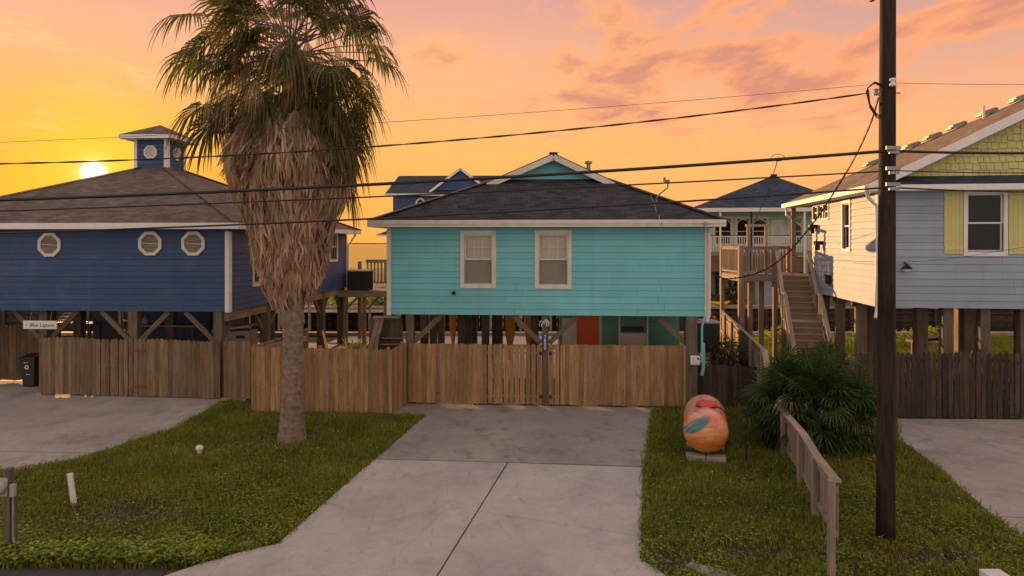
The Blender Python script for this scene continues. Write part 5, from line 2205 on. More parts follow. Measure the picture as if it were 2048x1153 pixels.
mb.beam((-.19, .42, zT + rT - .005), (.23, .42, zT + rT - .005), .03, .025)
mb.build('cover_lip', M['black'], dome)
mb = MB()
mb.bx(.0, .18, zT + rT - .11, .05, .40, zT + rT - .05)
mb.build('cover_latch', M['rkay'], dome)
mb = MB()
mb.tube(smoothline([Vector((.2, .55, zT + rT)), Vector((.38, .5, zT + rT * .86)), Vector((.50, .42, zT + .25)), Vector((.60, .35, zT + .05)), Vector((.82, .3, zT - .04)), Vector((.86, .28, zT - .1))], 6), .016, 8)
mb.tube([(.86, .28, zT - .02), (.87, .27, .35), (.87, .27, -.02)], [.022, .02, .026], 8)
mb.bx(.83, .23, .32, .91, .31, .42)
mb.build('gas_hose', M['black'], tank)

# ------------------------------------------------------------------ small things in the front yard
q = G(20, 1103)
ped = thing('meter_post', 'greyed timber post with two meter boxes at the lawn corner', 'meter post', (q.x, q.y, 0))
mb = MB()
zt = P(20, 938, q.y).z
mb.bx(-.075, -.05, -.05, .03, .05, zt)
mb.bx(.035, -.03, -.05, .09, .06, zt - .28)
mb.build('post', M['pile'], ped, bevel=.008)
mb = MB()
mb.lathe((-.12, -.09, zt - .27), [(.02, -.09), (.10, -.075), (.115, -.03), (.115, .04), (.10, .045)], 20, axis=1)
mb.bx(-.25, -.06, zt - .42, -.0, -.052, zt - .13)
mb.build('meter', M['grey_pl'], ped, smooth=False)
mb = MB()
mb.bx(.06, -.10, zt - .42, .13, -.031, zt - .22)
mb.build('junction_box', M['grey_pl'], ped, bevel=.008)
mb = MB()
mb.tube([(.08, -.04, zt - .42), (.08, -.04, .25), (.16, -.09, .0), (.2, -.12, -.03)], .016, 8)
mb.build('conduit', M['galv'], ped)
q = G(149, 1009)
qt = P(140, 949, q.y)
mb = MB()
pv = thing('marker_pipe', 'leaning white plastic marker pipe standing in the left lawn', 'pipe', q)
dv = Vector((qt.x - q.x, 0, qt.z))
mb.tube([Vector((0, 0, -.05)), dv], .052, 16)
mb.tube([dv, dv + dv.normalized() * .012], .056, 16)
mb.build('pipe', M['white_pl'], pv)
q = G(399, 909)
st_ = thing('garden_ornament', 'small pale carved ball ornament on the left lawn', 'ornament', q)
mb = MB()
mb.lathe((0, 0, 0), [(.045, -.02), (.05, .05), (.04, .07), (.07, .09), (.085, .13), (.082, .17), (.055, .205), (.001, .215)], 14)
mb.build('ball', M['white_pl'], st_)
# concrete culvert ends beside the drive
q = G(490, 1104)
mb = MB()
mb.slab([(-.72, -.20, .0), (-.40, -.16, .015), (.06, .20, .055), (-.04, .26, .055), (-.45, .05, .03)], .12)
tag(mb.build('culvert_slab', M['conc_l'], loc=q, bevel=.01), 'broken pale culvert slab poking out of the lawn beside the drive apron', 'slab')
mb = MB()
q = G(1385, 1140)
mb.slab([(-.10, .02, .06), (.0, .10, .07), (.5, -.16, .05), (.62, -.35, .03), (.25, -.4, .03)], .14)
tag(mb.build('culvert_slab', M['galv'], loc=q, bevel=.01), 'grey culvert edge in the grass right of the drive apron', 'slab')
q = G(1921, 1113)
mb = MB()
mb.lathe((0, 0, 0), [(.24, -.03), (.24, .035), (.20, .045), (.001, .05)], 24)
mb.lathe((0, 0, .05), [(.05, .0), (.05, .015), (.001, .016)], 10)
tag(mb.build('valve_cover', M['black'], loc=q), 'round black utility cover in the grass beside the side drive', 'utility cover')
q = Vector((6.86, 9.86, 0))
mb = MB()
mb.bx(-.13, -.1, -.05, .17, .12, .21)
mb.bx(-.20, -.1, -.05, -.131, .06, .13)
tag(mb.build('utility_box', M['white_pl'], loc=q, bevel=.012), 'small white plastic utility box at the corner below the pole', 'utility box')
# trash bin
q = G(66, 773)
bn = thing('trash_bin', 'dark green wheeled bin leaning by the grey gate, round white emblem', 'bin', (q.x - .02, q.y, 0), -.05)
mb = MB()
b0_, b1_ = [(-.17, -.22), (.22, -.22), (.22, .22), (-.17, .22)], [(-.27, -.30), (.30, -.30), (.30, .28), (-.27, .28)]
V = [(a, b, .03) for a, b in b0_] + [(a, b, .98) for a, b in b1_]
mb.faces(V, [(0, 3, 2, 1), (4, 5, 6, 7), (0, 1, 5, 4), (1, 2, 6, 5), (2, 3, 7, 6), (3, 0, 4, 7)])
mb.build('body', M['bin'], bn, bevel=.03)
mb = MB()
mb.slab([(-.31, -.34, 1.0), (.33, -.34, 1.04), (.33, .30, 1.13), (-.31, .30, 1.09)], .05)
lid = mb.build('lid', M['bin'], bn, bevel=.015)
for x in (-.2, .22):
    mb = MB()
    mb.tube([(x - .03, .25, .1), (x + .03, .25, .1)], .1, 16)
    mb.build('wheel', M['tyre'], bn)
mb = MB()
V = []
for k in range(24):
    a = 2 * math.pi * k / 24
    for r in (.035, .075):
        V.append((.02 + r * math.cos(a), -.285 + .08 * (r * math.sin(a)) * -1 - .006, .70 + r * math.sin(a)))
mb.faces(V, [(2 * k, 2 * k + 1, (2 * k + 3) % 48, (2 * k + 2) % 48) for k in range(24)])
for (xx, zz) in ((.0, .86), (.05, .45)):
    for j in range(3):
        yy = -.22 - .08 * (zz - .03) / .95 - .008
        mb.bx(xx - .07 + j * .05, yy - .002, zz - .012, xx - .035 + j * .05, yy, zz + .012)
mb.build('emblem', M['white_pl'], bn)
q = G(83, 789)
mb = MB()
mb.faces([(-.12, -.06, 0), (.10, -.06, 0), (.10, .06, 0), (-.12, .06, 0), (.05, -.05, .26), (.09, -.05, .26), (.09, .05, .26), (.05, .05, .26)], [(0, 3, 2, 1), (4, 5, 6, 7), (0, 1, 5, 4), (1, 2, 6, 5), (2, 3, 7, 6), (3, 0, 4, 7)])
tag(mb.build('wheel_chock', M['conc'], loc=q, bevel=.008), 'pale wedge shaped block at the foot of the grey gate post', 'block')


def text_obj(body, size, mat, parent, loc, rot=(math.pi / 2, 0, 0), shear=0., name='lettering', depth=.002, lines_=None):
    cu = bpy.data.curves.new(name, 'FONT')
    cu.body = body
    cu.size = size
    cu.shear = shear
    cu.align_x = 'CENTER'
    cu.align_y = 'CENTER'
    cu.extrude = depth
    o = bpy.data.objects.new(name, cu)
    COL.objects.link(o)
    cu.materials.append(mat)
    o.parent = parent
    o.location = loc
    o.rotation_euler = rot
    bpy.context.view_layer.update()
    me = bpy.data.meshes.new_from_object(o.evaluated_get(bpy.context.evaluated_depsgraph_get()))
    me.name = name
    bpy.data.objects.remove(o)
    o = bpy.data.objects.new(name, me)
    COL.objects.link(o)
    o.parent = parent
    o.location = loc
    o.rotation_euler = rot
    return o


# sign hung below the blue house
su0, su1 = B_.upx(47, -.12), B_.upx(114, -.12)
zs0, zs1 = B_.zpx(658.5, 5, -.12), B_.zpx(642, 5, -.12)
q = B_.w((su0 + su1) / 2, -.12, (zs0 + zs1) / 2)
sg = thing('name_sign', 'white hand lettered name board under the blue house', 'sign', q, B_.a)
w_, h_ = (su1 - su0), (zs1 - zs0)
mb = MB()
mb.bx(-w_ / 2, -.012, -h_ / 2, w_ / 2, .012, h_ / 2, 0)
mb.build('board', M['white_pl'], sg)
text_obj('Blue Lagoon', .165, M['ink'], sg, (.05, -.0145, -.01), shear=.35)
mb = MB()
mb.cb((-w_ * .40, -.0145, .0), (.03, .003, .03))
mb.build('painted_dot', M['ink'], sg)
mb = MB()
for x in (-.3, .3):
    mb.tube([(x * w_, 0, h_ / 2), (x * w_, .06, 2.7 - q.z)], .006, 6)
mb.build('hanging_wire', M['galv'], sg)
# number plate on the gate post
q = T_.w(pm, -.012, T_.zpx(686, pm, 0))
npl = thing('number_plate', 'vertical blue house number plate with white figures on the gate post', 'number plate', q, T_.a)
hh_, ww_ = .50, .19
mb = MB()
r = .05
pts = []
for cx_, cz_, a0 in ((1, 1, 0), (-1, 1, 1), (-1, -1, 2), (1, -1, 3)):
    for k in range(5):
        a = math.pi / 2 * (a0 + k / 4)
        pts.append((cx_ * (ww_ / 2 - r) + r * math.cos(a), -.006, cz_ * (hh_ / 2 - r) + r * math.sin(a)))
mb.slab(pts[::-1], .012, down=(0, 1, 0))
mb.build('plate', M['navy'], npl)
for k, ch_ in enumerate('7800'):
    text_obj(ch_, .145, M['reflect'], npl, (0, -.0085, .17 - k * .112), name='figure')
# pale rope knot at the post top
q = T_.w(pm, -.03, 2.52)
rk = thing('rope_knot', 'tangle of white rope tied at the top of the gate post', 'rope', q, T_.a)
mb = MB()
for k in range(9):
    a = -1.3 + 2.6 * k / 8
    p0_ = Vector((R(-.04, .04), -.02, R(-.02, .06)))
    mb.tube(smoothline([p0_, p0_ + Vector((math.sin(a) * .08, -.12, .06)), p0_ + Vector((math.sin(a) * .16, -.13, -.02 - .04 * math.cos(a))), p0_ + Vector((math.sin(a) * .14, -.12, -.10))], 4), .008, 6)
mb.build('rope', M['white_pl'], rk)
q = T_.w(T_.upx(1390, -.1), -.08, T_.zpx(720, 9.3))
mb = MB()
mb.bx(-.14, -.09, -.14, .14, .02, .14)
o = tag(mb.build('junction_box', M['white_pl'], loc=q, rotz=T_.a, bevel=.035), 'rounded white electric box on the right corner pile', 'electric box')
mb = MB()
mb.lathe((.08, -.095, .06), [(.028, -.005), (.028, .003), (.001, .004)], 12, axis=1)
mb.build('knob', M['black'], o)

# ------------------------------------------------------------------ under the turquoise house
def boat_fin(name, label, pxc, pxw, v, ztop, zbot):
    """orange paddle-shaped hull hanging blade down"""
    u = T_.upx(pxc, v)
    q_ = T_.w(u, v, 0)
    o_ = thing(name, label, 'kayak', q_, T_.a)
    wv = pxw / FPX * q_.y / 2
    V, F = [], []
    n_ = 12
    prof2 = []
    for k in range(15):
        x = k / 14
        z_ = zbot + (ztop - zbot) * x
        prof2.append((max(.01, wv * (.28 + .72 * min(1, max(0, (x - .18) / .4)) ** .8)), z_))
    for (r_, z_) in prof2:
        for j in range(n_):
            a = 2 * math.pi * j / n_
            V.append((r_ * math.cos(a), .55 * r_ * math.sin(a), z_))
    for i in range(14):
        for j in range(n_):
            a, b = i * n_ + j, i * n_ + (j + 1) % n_
            F.append((a, b, b + n_, a + n_))
    F.append(tuple(range(n_ - 1, -1, -1)))
    F.append(tuple(14 * n_ + j for j in range(n_)))
    m_ = MB()
    m_.faces(V, F)
    m_.build('hull', M['amber'], o_, smooth=True)
    return o_


gk = 'orange kayaks stored upright under the house'
boat_fin('kayak', 'orange kayak hung upright, the broad one right of the middle gate gap', 1020, 21, 5.2, 2.42, .5, )['group'] = gk
boat_fin('kayak', 'orange kayak hung upright near the dark pile, left one of three', 906, 13, 5.6, 2.42, .6)['group'] = gk
boat_fin('kayak', 'orange kayak half hidden behind the knee brace left of the number plate', 1057, 16, 5.4, 2.42, .6)['group'] = gk
# golf cart seen from behind
cu0, cu1 = T_.upx(1238, 2.2), T_.upx(1294, 2.2)
q = T_.w((cu0 + cu1) / 2, 2.0, 0)
cart = thing('golf_cart', 'beige golf cart parked under the turquoise house, seen from behind', 'golf cart', q, T_.a)
hw = (cu1 - cu0) / 2
mb = MB()
mb.slab([(-hw, .05, .92), (hw, .05, .92), (hw, 1.9, .75), (-hw, 1.9, .75)], .42)
mb.bx(-hw + .02, .0, .95, hw - .02, .12, 1.97)
mb.build('body', M['beige'], cart, bevel=.03)
mb = MB()
mb.bx(-hw + .08, -.02, 1.36, hw - .08, -.001, 1.62)
mb.build('rear_panel', M['beige'], cart, bevel=.02)
mb = MB()
mb.bx(-hw + .1, .25, 1.98, hw - .1, .37, 2.14, 0)
mb.build('backrest', M['black'], cart, bevel=.02)
mb = MB()
mb.slab([(-hw - .04, -.1, 2.6), (hw + .04, -.1, 2.6), (hw + .04, 1.9, 2.6), (-hw - .04, 1.9, 2.6)], .06)
mb.build('roof', M['beige'], cart)
for sx in (-1, 1):
    for y in (.05, 1.8):
        mb = MB()
        mb.tube([(sx * hw, y, .9), (sx * hw, y, 2.56)], .022, 8)
        mb.build('roof_strut', M['cream'], cart)
for sx in (-1, 1):
    for y in (.3, 1.7):
        mb = MB()
        mb.tube([(sx * (hw - .1) - .08, y, .22), (sx * (hw - .1) + .08, y, .22)], .22, 18)
        mb.build('wheel', M['tyre'], cart)
# stair up to the turquoise house on its left
q = T_.w(-.85, .75, 0)
stl = thing('wooden_stair', 'small timber stair with boarded side beside the turquoise house', 'stair', q, T_.a)
for k in range(9):
    mb = MB()
    mb.bx(.10, .2 + k * .13, .18 + k * .19, 1.15, .42 + k * .13, .22 + k * .19, 0)
    mb.build('tread', M['deck'], stl)
mb = MB()
for x in (.05, 1.2):
    mb.beam((x, .15, .02), (x, 1.45, 1.95), .05, .26)
mb.build('stringer', M['deck'], stl)
mb = MB()
for k in range(8):
    mb.bx(-.36 + k * .145, 1.5, .02, -.22 + k * .145, 1.53, 2.35)
mb.build('side_boards', M['pile'], stl)
mb = MB()
mb.beam((-.52, 1.2, .1), (.0, 1.3, 2.42), .14, .04, up=(0, 1, 0))
mb.beam((-.38, 1.22, .1), (.14, 1.32, 2.42), .14, .04, up=(0, 1, 0))
mb.beam((-.16, 1.35, 2.42), (.75, 1.35, 2.42), .3, .05)
mb.build('hand_rail', M['rail'], stl)
q = P(652, 690, 27.)
mb = MB()
mb.beam(P(645, 663, 27.4), P(656, 702, 26.4), .07, .05)
tag(mb.build('timber_pole', M['amber']), 'thin orange pole leaning under the blue house side', 'pole')

# condenser beside the turquoise house, raised on a stand
q = T_.w(T_.upx(1411, 1.6), 1.6, 0)
ac = thing('air_conditioner', 'dark grey condenser on a stand by the turquoise house', 'air conditioner', q, T_.a)
ztop = T_.zpx(642, 9.9, 1.6)
mb = MB()
mb.bx(-.36, -.36, ztop - .95, .36, .36, ztop - .04)
for k in range(20):
    z = ztop - .92 + k * .043
    mb.bx(-.372, -.372, z, .372, .372, z + .014)
mb.build('casing', M['black'], ac)
mb = MB()
mb.bx(-.385, -.385, ztop - .039, .385, .385, ztop)
mb.lathe((0, 0, ztop), [(.3, .0), (.3, .03), (.05, .05)], 20)
mb.build('top_grille', M['grey_pl'], ac)
for x in (-.3, .3):
    for y in (-.3, .3):
        mb = MB()
        mb.bx(x - .05, y - .05, -.05, x + .05, y + .05, ztop - .951)
        mb.build('leg', M['pile'], ac)
mb = MB()
mb.lathe((0, 0, 0), [(.001, .0), (.06, .03), (.07, .07), (.04, .12), (.001, .13)], 14)
tag(mb.build('ball', M['rkay'], loc=T_.w(T_.upx(1427, 1.5), 1.5, ztop + .05), smooth=True), 'small red ball lying on top of the dark condenser', 'ball')

# ------------------------------------------------------------------ deck and condenser behind the blue house
q = B_.w(BW + .1, 11.2, 0)
dk = thing('rear_deck', 'raised timber deck with slatted rail between the blue and turquoise houses', 'deck', q, B_.a)
zd = 2.62
mb = MB()
for k in range(14):
    mb.bx(-.15, .2 + k * .15, zd - .05, 2.2, .34 + k * .15, zd - .012, 0)
for k in range(14):
    mb.bx(.0, 2.4 + k * .15, zd - .05, 3.6, 2.54 + k * .15, zd - .012, 0)
mb.bx(-.2, .13, zd - .3, 2.25, .19, zd - .0, 0)
mb.build('deck_boards', M['deck'], dk)
for u, v in ((.15, .3), (1.05, .3), (2.1, .3), (2.1, 2.5), (3.5, 2.5), (3.5, 4.4), (.2, 2.5), (1.2, 4.4)):
    mb = MB()
    mb.bx(u - .08, v - .08, -.05, u + .08, v + .08, zd + (1.35 if v > 2 else -.05))
    mb.build('post', M['deck'], dk)
mb = MB()
mb.bx(0, 4.35, zd + 1.22, 3.6, 4.5, zd + 1.40, 0)
mb.bx(0, 4.39, zd + .1, 3.6, 4.44, zd + .2, 0)
mb.bx(3.45, 2.4, zd + 1.22, 3.6, 4.34, zd + 1.4, 1)
uu = .05
while uu < 3.45:
    mb.bx(uu, 4.38, zd + .2, uu + .09, 4.42, zd + 1.22)
    uu += .19
mb.build('slatted_rail', M['deck'], dk)
mb = MB()
mb.beam((.15, .3, zd - .9), (.9, .3, zd - .15), .08, .1)
mb.beam((1.9, .3, zd - .15), (1.2, .3, zd - .9), .08, .1)
mb.build('knee_brace', M['deck'], dk)
q2 = B_.w(BW + .1 + .72, 11.2 + .8, zd)
ac2 = thing('air_conditioner', 'brown grey condenser standing on the timber deck', 'air conditioner', q2, B_.a)
mb = MB()
mb.bx(-.5, -.45, .0, .5, .45, .92)
for k in range(14):
    mb.bx(-.51 + k * .075, -.462, .04, -.475 + k * .075, .462, .9)
mb.build('casing', M['dkroom'], ac2)
mb = MB()
mb.bx(-.53, -.48, .921, .53, .48, .98)
mb.build('top_grille', M['grey_pl'], ac2)

# ------------------------------------------------------------------ under the blue house
q = B_.w(B_.upx(472, 3.0), 3.2, 0)
bxo = thing('storage_box', 'tan deck storage box with dark handle slot behind the grey fence', 'box', q, B_.a)
mb = MB()
mb.bx(-.75, -.4, 0, .55, .4, 1.75)
mb.build('body', M['beige'], bxo, bevel=.02)
mb = MB()
mb.slab([(-.8, -.45, 1.80), (.6, -.45, 1.98), (.6, .45, 1.98), (-.8, .45, 1.80)], .08)
mb.build('lid', M['beige'], bxo)
mb = MB()
mb.bx(.1, -.415, 1.50, .42, -.401, 1.60)
mb.build('handle_slot', M['black'], bxo)
q = B_.w(B_.upx(148, 3.6), 3.6, 0)
tr = thing('crab_trap', 'pale wire crab trap with slanted front on a shelf under the blue house', 'trap', q + Vector((0, 0, 1.93)), B_.a)
mb = MB()
pr2 = [(-.55, 0), (.42, 0), (.42, .42), (-.25, .36)]
for y in (-.2, .2):
    for k in range(4):
        a, b = pr2[k], pr2[(k + 1) % 4]
        mb.beam((a[0], y, a[1]), (b[0], y, b[1]), .03, .03)
for a in pr2:
    mb.beam((a[0], -.2, a[1]), (a[0], .2, a[1]), .03, .03)
for k in range(9):
    x = -.42 + k * .1
    zt_ = min(.38, .36 * (x + .55) / .3)
    mb.beam((x, -.2, 0), (x, -.2, zt_), .012, .012)
for z in (.12, .24):
    mb.beam((-.5 + z, -.2, z), (.42, -.2, z), .012, .012)
mb.build('wire_frame', M['cream'], tr)
mb = MB()
for k in range(7):
    mb.tube(smoothline([Vector((R(-.2, .3), R(-.15, .1), R(.04, .3))) for _ in range(4)], 5), .014, 5)
mb.build('rope', M['cream'], tr)
shf = thing('work_bench', 'dark timber bench under the blue house carrying the crab trap', 'bench', q, B_.a)
mb = MB()
mb.bx(-.9, -.35, 1.84, .9, .35, 1.925, 0)
mb.build('bench_top', M['pile'], shf)
for x in (-.8, .8):
    for y in (-.28, .28):
        mb = MB()
        mb.bx(x - .05, y - .05, -.03, x + .05, y + .05, 1.84)
        mb.build('leg', M['pile'], shf)
q = B_.w(B_.upx(330, 3.2), 3.4, 0)
tb = thing('work_bench', 'dark timber bench under the blue house right of the white framed window', 'bench', q, B_.a)
mb = MB()
mb.bx(-1.1, -.4, 1.86, 1.2, .4, 1.92, 0)
mb.build('bench_top', M['rail'], tb)
for x in (-1., 1.1):
    for y in (-.3, .3):
        mb = MB()
        mb.bx(x - .05, y - .05, -.03, x + .05, y + .05, 1.86)
        mb.build('leg', M['pile'], tb)
mb = MB()
mb.lathe((0, 0, 0), [(.10, 0), (.12, .05), (.12, .16), (.05, .24), (.03, .3)], 14)
tag(mb.build('fuel_jug', M['beige'], loc=q + Vector((-.85, 0, 1.925)) ), 'pale jug standing on the bench right of the white framed window', 'jug')

# ------------------------------------------------------------------ stair and landing of the pale house
def w2(pxv, pyv, Y):
    return P(pxv, pyv, Y)


q = Vector((9.75, 22.2, 0))
ang = -math.atan2(1.6, 5.9)
stp = thing('porch_stair', 'two flight weathered timber stair climbing to the pale house porch', 'stair', q, ang)
W_ = 1.12
z, y = 0., 0.
treads = []
for k in range(11):
    z += .19
    treads.append((y, z))
    y += .27
treads_mid = len(treads)
yl = y
y += .75
for k in range(8):
    z += .19
    treads.append((y, z))
    y += .27
for (yy, zz) in treads:
    mb = MB()
    mb.bx(-W_ / 2, yy - .03, zz - .04, W_ / 2, yy + .27, zz, 0)
    mb.build('tread', M['rail'], stp)
    mb = MB()
    mb.bx(-W_ / 2, yy + .0, zz - .19, W_ / 2, yy + .02, zz - .041, 0)
    mb.build('riser', M['deck'], stp)
mb = MB()
zm = .19 * 11
for k in range(7):
    mb.bx(-W_ / 2 - .05, yl - .0 + k * .107, zm - .04, W_ / 2 + .05, yl + .10 + k * .107, zm - .002, 0)
mb.build('landing', M['rail'], stp)
zt_ = z
for sx in (-1, 1):
    x = sx * (W_ / 2 + .03)
    mb = MB()
    mb.beam((x, -.1, .0), (x, yl, zm - .06), .05, .28)
    mb.beam((x, yl + .7, zm - .06), (x, y, zt_ - .06), .05, .28)
    mb.build('stringer', M['rail'], stp)
    mb = MB()
    mb.beam((x, -.15, 1.0), (x, yl, zm + .95), .13, .045)
    mb.beam((x, yl, zm + .95), (x, yl + .75, zm + .98), .13, .045)
    mb.beam((x, yl + .75, zm + .98), (x, y, zt_ + .98), .13, .045)
    mb.beam((x, -.12, .55), (x, yl, zm + .5), .035, .05)
    for (yy, zz) in ((-.1, 0), (yl / 2, zm / 2), (yl, zm), (yl + .72, zm), ((yl + .75 + y) / 2, (zm + zt_) / 2), (y, zt_)):
        mb.bx(x - .045, yy - .045, (zz - .3 if zz > .1 else -.05), x + .045, yy + .045, zz + .98)
    mb.build('hand_rail', M['rail'], stp)
    for (yy, zz) in ((yl + .05, zm), (yl + .7, zm)):
        mb = MB()
        mb.bx(x - .06, yy - .06, -.05, x + .06, yy + .06, zz - .06)
        mb.build('support_post', M['deck'], stp)

# porch deck
Yd = 28.2
zdk = zt_ + .02
c0, c1 = P(1479, 500, Yd).x, P(1622, 500, Yd + .4).x
pd = thing('porch_deck', 'raised timber porch landing with pale sunlit balusters left of the pale house', 'deck', (c0, Yd, 0))
wd = c1 - c0
mid_ = P(1553, 500, Yd).x - c0
mb = MB()
for k in range(18):
    mb.bx(0, .05 + k * .145, zdk - .05, wd, .18 + k * .145, zdk - .012, 0)
mb.bx(0, .0, zdk - .28, mid_, .05, zdk - .0, 0)
mb.bx(mid_, .0, zdk - .24, wd, .045, zdk - .055, 0)
mb.bx(-.0, .051, zdk - .28, .05, 2.6, zdk - .052, 1)
mb.build('deck_boards', M['rail'], pd)


def railing(mbx, a, b, h, step=.145, bw=.055, base=.1):
    a, b = Vector(a), Vector(b)
    d_ = b - a
    L_ = d_.length
    mbx.beam(a + Vector((0, 0, h)), b + Vector((0, 0, h)), .13, .04)
    mbx.beam(a + Vector((0, 0, h - .07)), b + Vector((0, 0, h - .07)), .04, .09)
    mbx.beam(a + Vector((0, 0, base)), b + Vector((0, 0, base)), .04, .09)
    n_ = int(L_ / step)
    for k in range(n_ + 1):
        p_ = a + d_ * ((k + .5) / (n_ + 1))
        mbx.bx(p_.x - bw / 2, p_.y - .03, p_.z + base, p_.x + bw / 2, p_.y + .0, p_.z + h - .1)


hr = 1.12
mb = MB()
railing(mb, (0.05, .02, zdk), (mid_, .02, zdk), hr)
mb.build('front_railing', M['rail'], pd)
mb = MB()
railing(mb, (mid_, 2.3, zdk), (wd, 2.3, zdk), hr)
mb.build('back_railing', M['deck'], pd)
mb = MB()
railing(mb, (.03, .1, zdk), (.03, 2.5, zdk), hr)
mb.build('side_railing', M['rail'], pd)
for xx, yy, s in ((.06, .05, .09), (.33, .5, .05), (.6, .5, .08), (mid_ - .05, .05, .08), (mid_ - .3, .9, .09), (.06, 2.5, .08), (wd - .1, 2.5, .08), (wd - .1, .1, .06)):
    mb = MB()
    mb.bx(xx - s, yy - s, -.05, xx + s, yy + s, zdk + (hr + .05 if (xx < .2 or abs(xx - mid_ + .05) < .02 or yy > 2) else -.055))
    mb.build('post', M['rail'], pd)
mb = MB()
mb.bx(.42, .3, zdk, .52, .4, zdk + 1.95)
mb.bx(mid_ - .35, .3, zdk, mid_ - .25, .4, zdk + 1.95)
mb.bx(.38, .27, zdk + 1.95, mid_ - .2, .43, zdk + 2.06, 0)
mb.build('gate_arch', M['rail'], pd)

# things on the grass under and behind the pale house
q = P(1855, 693, 29.5)
gr_ = thing('charcoal_grill', 'dark lidded grill on a pale timber table under the pale house', 'grill', (q.x, q.y, 0))
mb = MB()
mb.bx(-.55, -.3, .62, .75, .3, .68, 0)
mb.build('table_top', M['rail'], gr_)
for x in (-.5, .7):
    for y_ in (-.25, .25):
        mb = MB()
        mb.bx(x - .035, y_ - .035, -.03, x + .035, y_ + .035, .62)
        mb.build('leg', M['rail'], gr_)
mb = MB()
mb.slab([(-.75, -.3, .80), (.5, -.3, .95), (.5, .3, .95), (-.75, .3, .80)], .12)
mb.build('grill_lid', M['black'], gr_, bevel=.03)
for k, (xx, yy, lab) in enumerate(((P(1738, 700, 26.5).x, 26.5, 'folded dark metal garden chair behind the shrub palm beside a pile'),)):
    ch = thing('garden_chair', lab, 'chair', (xx, yy, 0), .4)
    mb = MB()
    for s in range(5):
        x = -.22 + s * .11
        mb.tube([(x, 0, .45), (x + .05, .12, 1.25)], .014, 6)
    mb.tube([(-.24, 0, .45), (.26, 0, .45)], .018, 6)
    mb.tube([(-.2, .13, 1.25), (.3, .13, 1.25)], .018, 6)
    mb.build('backrest', M['black'], ch)
    mb = MB()
    mb.slab([(-.26, -.45, .46), (.26, -.45, .46), (.26, 0, .45), (-.26, 0, .45)], .03)
    mb.build('seat', M['black'], ch)
    for x in (-.22, .22):
        for y_ in (-.4, 0):
            mb = MB()
            mb.tube([(x, y_, .44), (x, y_ * 1.1, -.03)], .016, 6)
            mb.build('leg', M['black'], ch)
# ------------------------------------------------------------------ across the canal
ZF = .30
# rear green house with slate hip roof
V_ = HF(P(1400, 0, 52).x, 52., -6.)
VW, VD = 11.0, 9.0
zd, ze = 4.25, 7.45
rg = thing('stilt_house', 'pale green house with dark slate hip roof and arched windows across the canal', 'house', V_.o, V_.a)


def rz(pyv, u, v=0):
    return V_.zpx(pyv, u, v)


mb = MB()
vw = 2.0
wins = [(V_.upx(a, vw), V_.upx(b, vw)) for a, b in ((1430, 1462), (1474, 1498), (1506, 1533), (1579, 1603), (1640, 1665))]
dr = (V_.upx(1546, vw), V_.upx(1565, vw))
wz0, wz1 = V_.zpx(489, 4, vw), V_.zpx(437, 4, vw)
holes = [(a, b, wz0, wz1) for a, b in wins] + [(dr[0], dr[1], zd + .02, zd + 2.3)]
wall_mesh(mb, (0, vw), (VW, vw), zd - .3, ze + .1, holes, course=.2)
wall_mesh(mb, (0, vw + .1), (0, VD), zd - .3, ze, out=(-1, 0), course=.2)
wall_mesh(mb, (0, VD), (VW, VD), zd - .3, ze, out=(0, 1), course=.2)
wall_mesh(mb, (VW, vw + .1), (VW, VD), zd - .3, ze, out=(1, 0), course=.2)
mb.build('wall', [M['seafoam'], M['dkroom']], rg)
for a, b in wins:
    window(rg, (0, vw), (1, 0), (0, -1), a, b, wz0, wz1, casing=.14, frame='trim', blind=False, screen=False)
    # arched head light
    mb = MB()
    w = b - a
    pts = [(a + w / 2 + (w / 2 - .05) * math.cos(t_), vw - .02, wz1 - .42 + .33 * math.sin(t_)) for t_ in np.linspace(0, math.pi, 12)]
    mb.tube(pts, .035, 6)
    mb.build('arch_bar', M['trim'], rg)
mb = MB()
mb.bx(dr[0], vw + .0, zd + .02, dr[1], vw + .05, zd + 2.3)
dd = mb.build('door', M['trim'], rg)
mb = MB()
mb.bx(dr[0] + .14, vw - .012, zd + 1.2, dr[1] - .14, vw - .001, zd + 2.0)
mb.build('door_light', M['glass'], dd)
mb = MB()
mb.bx(dr[0] - .14, vw - .04, zd, dr[0], vw, zd + 2.45)
mb.bx(dr[1], vw - .04, zd, dr[1] + .14, vw, zd + 2.45)
mb.bx(dr[0], vw - .04, zd + 2.3, dr[1], vw, zd + 2.45, 0)
mb.build('door_frame', M['trim'], rg)
uL, uR = V_.upx(1389, -.6), V_.upx(1725, -.6)
ux = V_.upx(1546, 4.2)
zt_ = V_.zpx(352, ux, 4.2)
zl = V_.zpx(416, 3, -.6)
mb = MB()
for a, b in (((uL, -.6), (uR, -.6)), ((uR, -.6), (uR, VD)), ((uR, VD), (uL, VD)), ((uL, VD), (uL, -.6))):
    mb.slab([(a[0], a[1], zl), (b[0], b[1], zl), (ux, 4.2, zt_)], .08)
rr = mb.build('roof', M['roof_bl'], rg)
mb = MB()
mb.bx(ux - .25, 3.9, zt_ - .06, ux + .25, 4.5, zt_ + .1)
mb.build('roof_vent', M['black'], rr)
mb = MB()
fascia(mb, (uL, -.62), (uR, -.62), zl - .005, .28, .06)
mb.bx(uL + .02, -.57, zl - .27, uR, vw, zl - .24, 0)
mb.build('eave_fascia', M['trim'], rg)
mb = MB()
mb.bx(-.3, -.5, zd - .32, VW, vw - .03, zd, 0)
mb.build('deck_floor', M['deck'], rg)
mb = MB()
mb.bx(-.3, -.42, zd - 1.45, VW, -.36, zd - .34, 0)
mb.bx(-.3, -.46, zd - .58, VW, -.36, zd - .50, 0)
mb.build('deck_skirt', M['grey'], rg)
mb = MB()
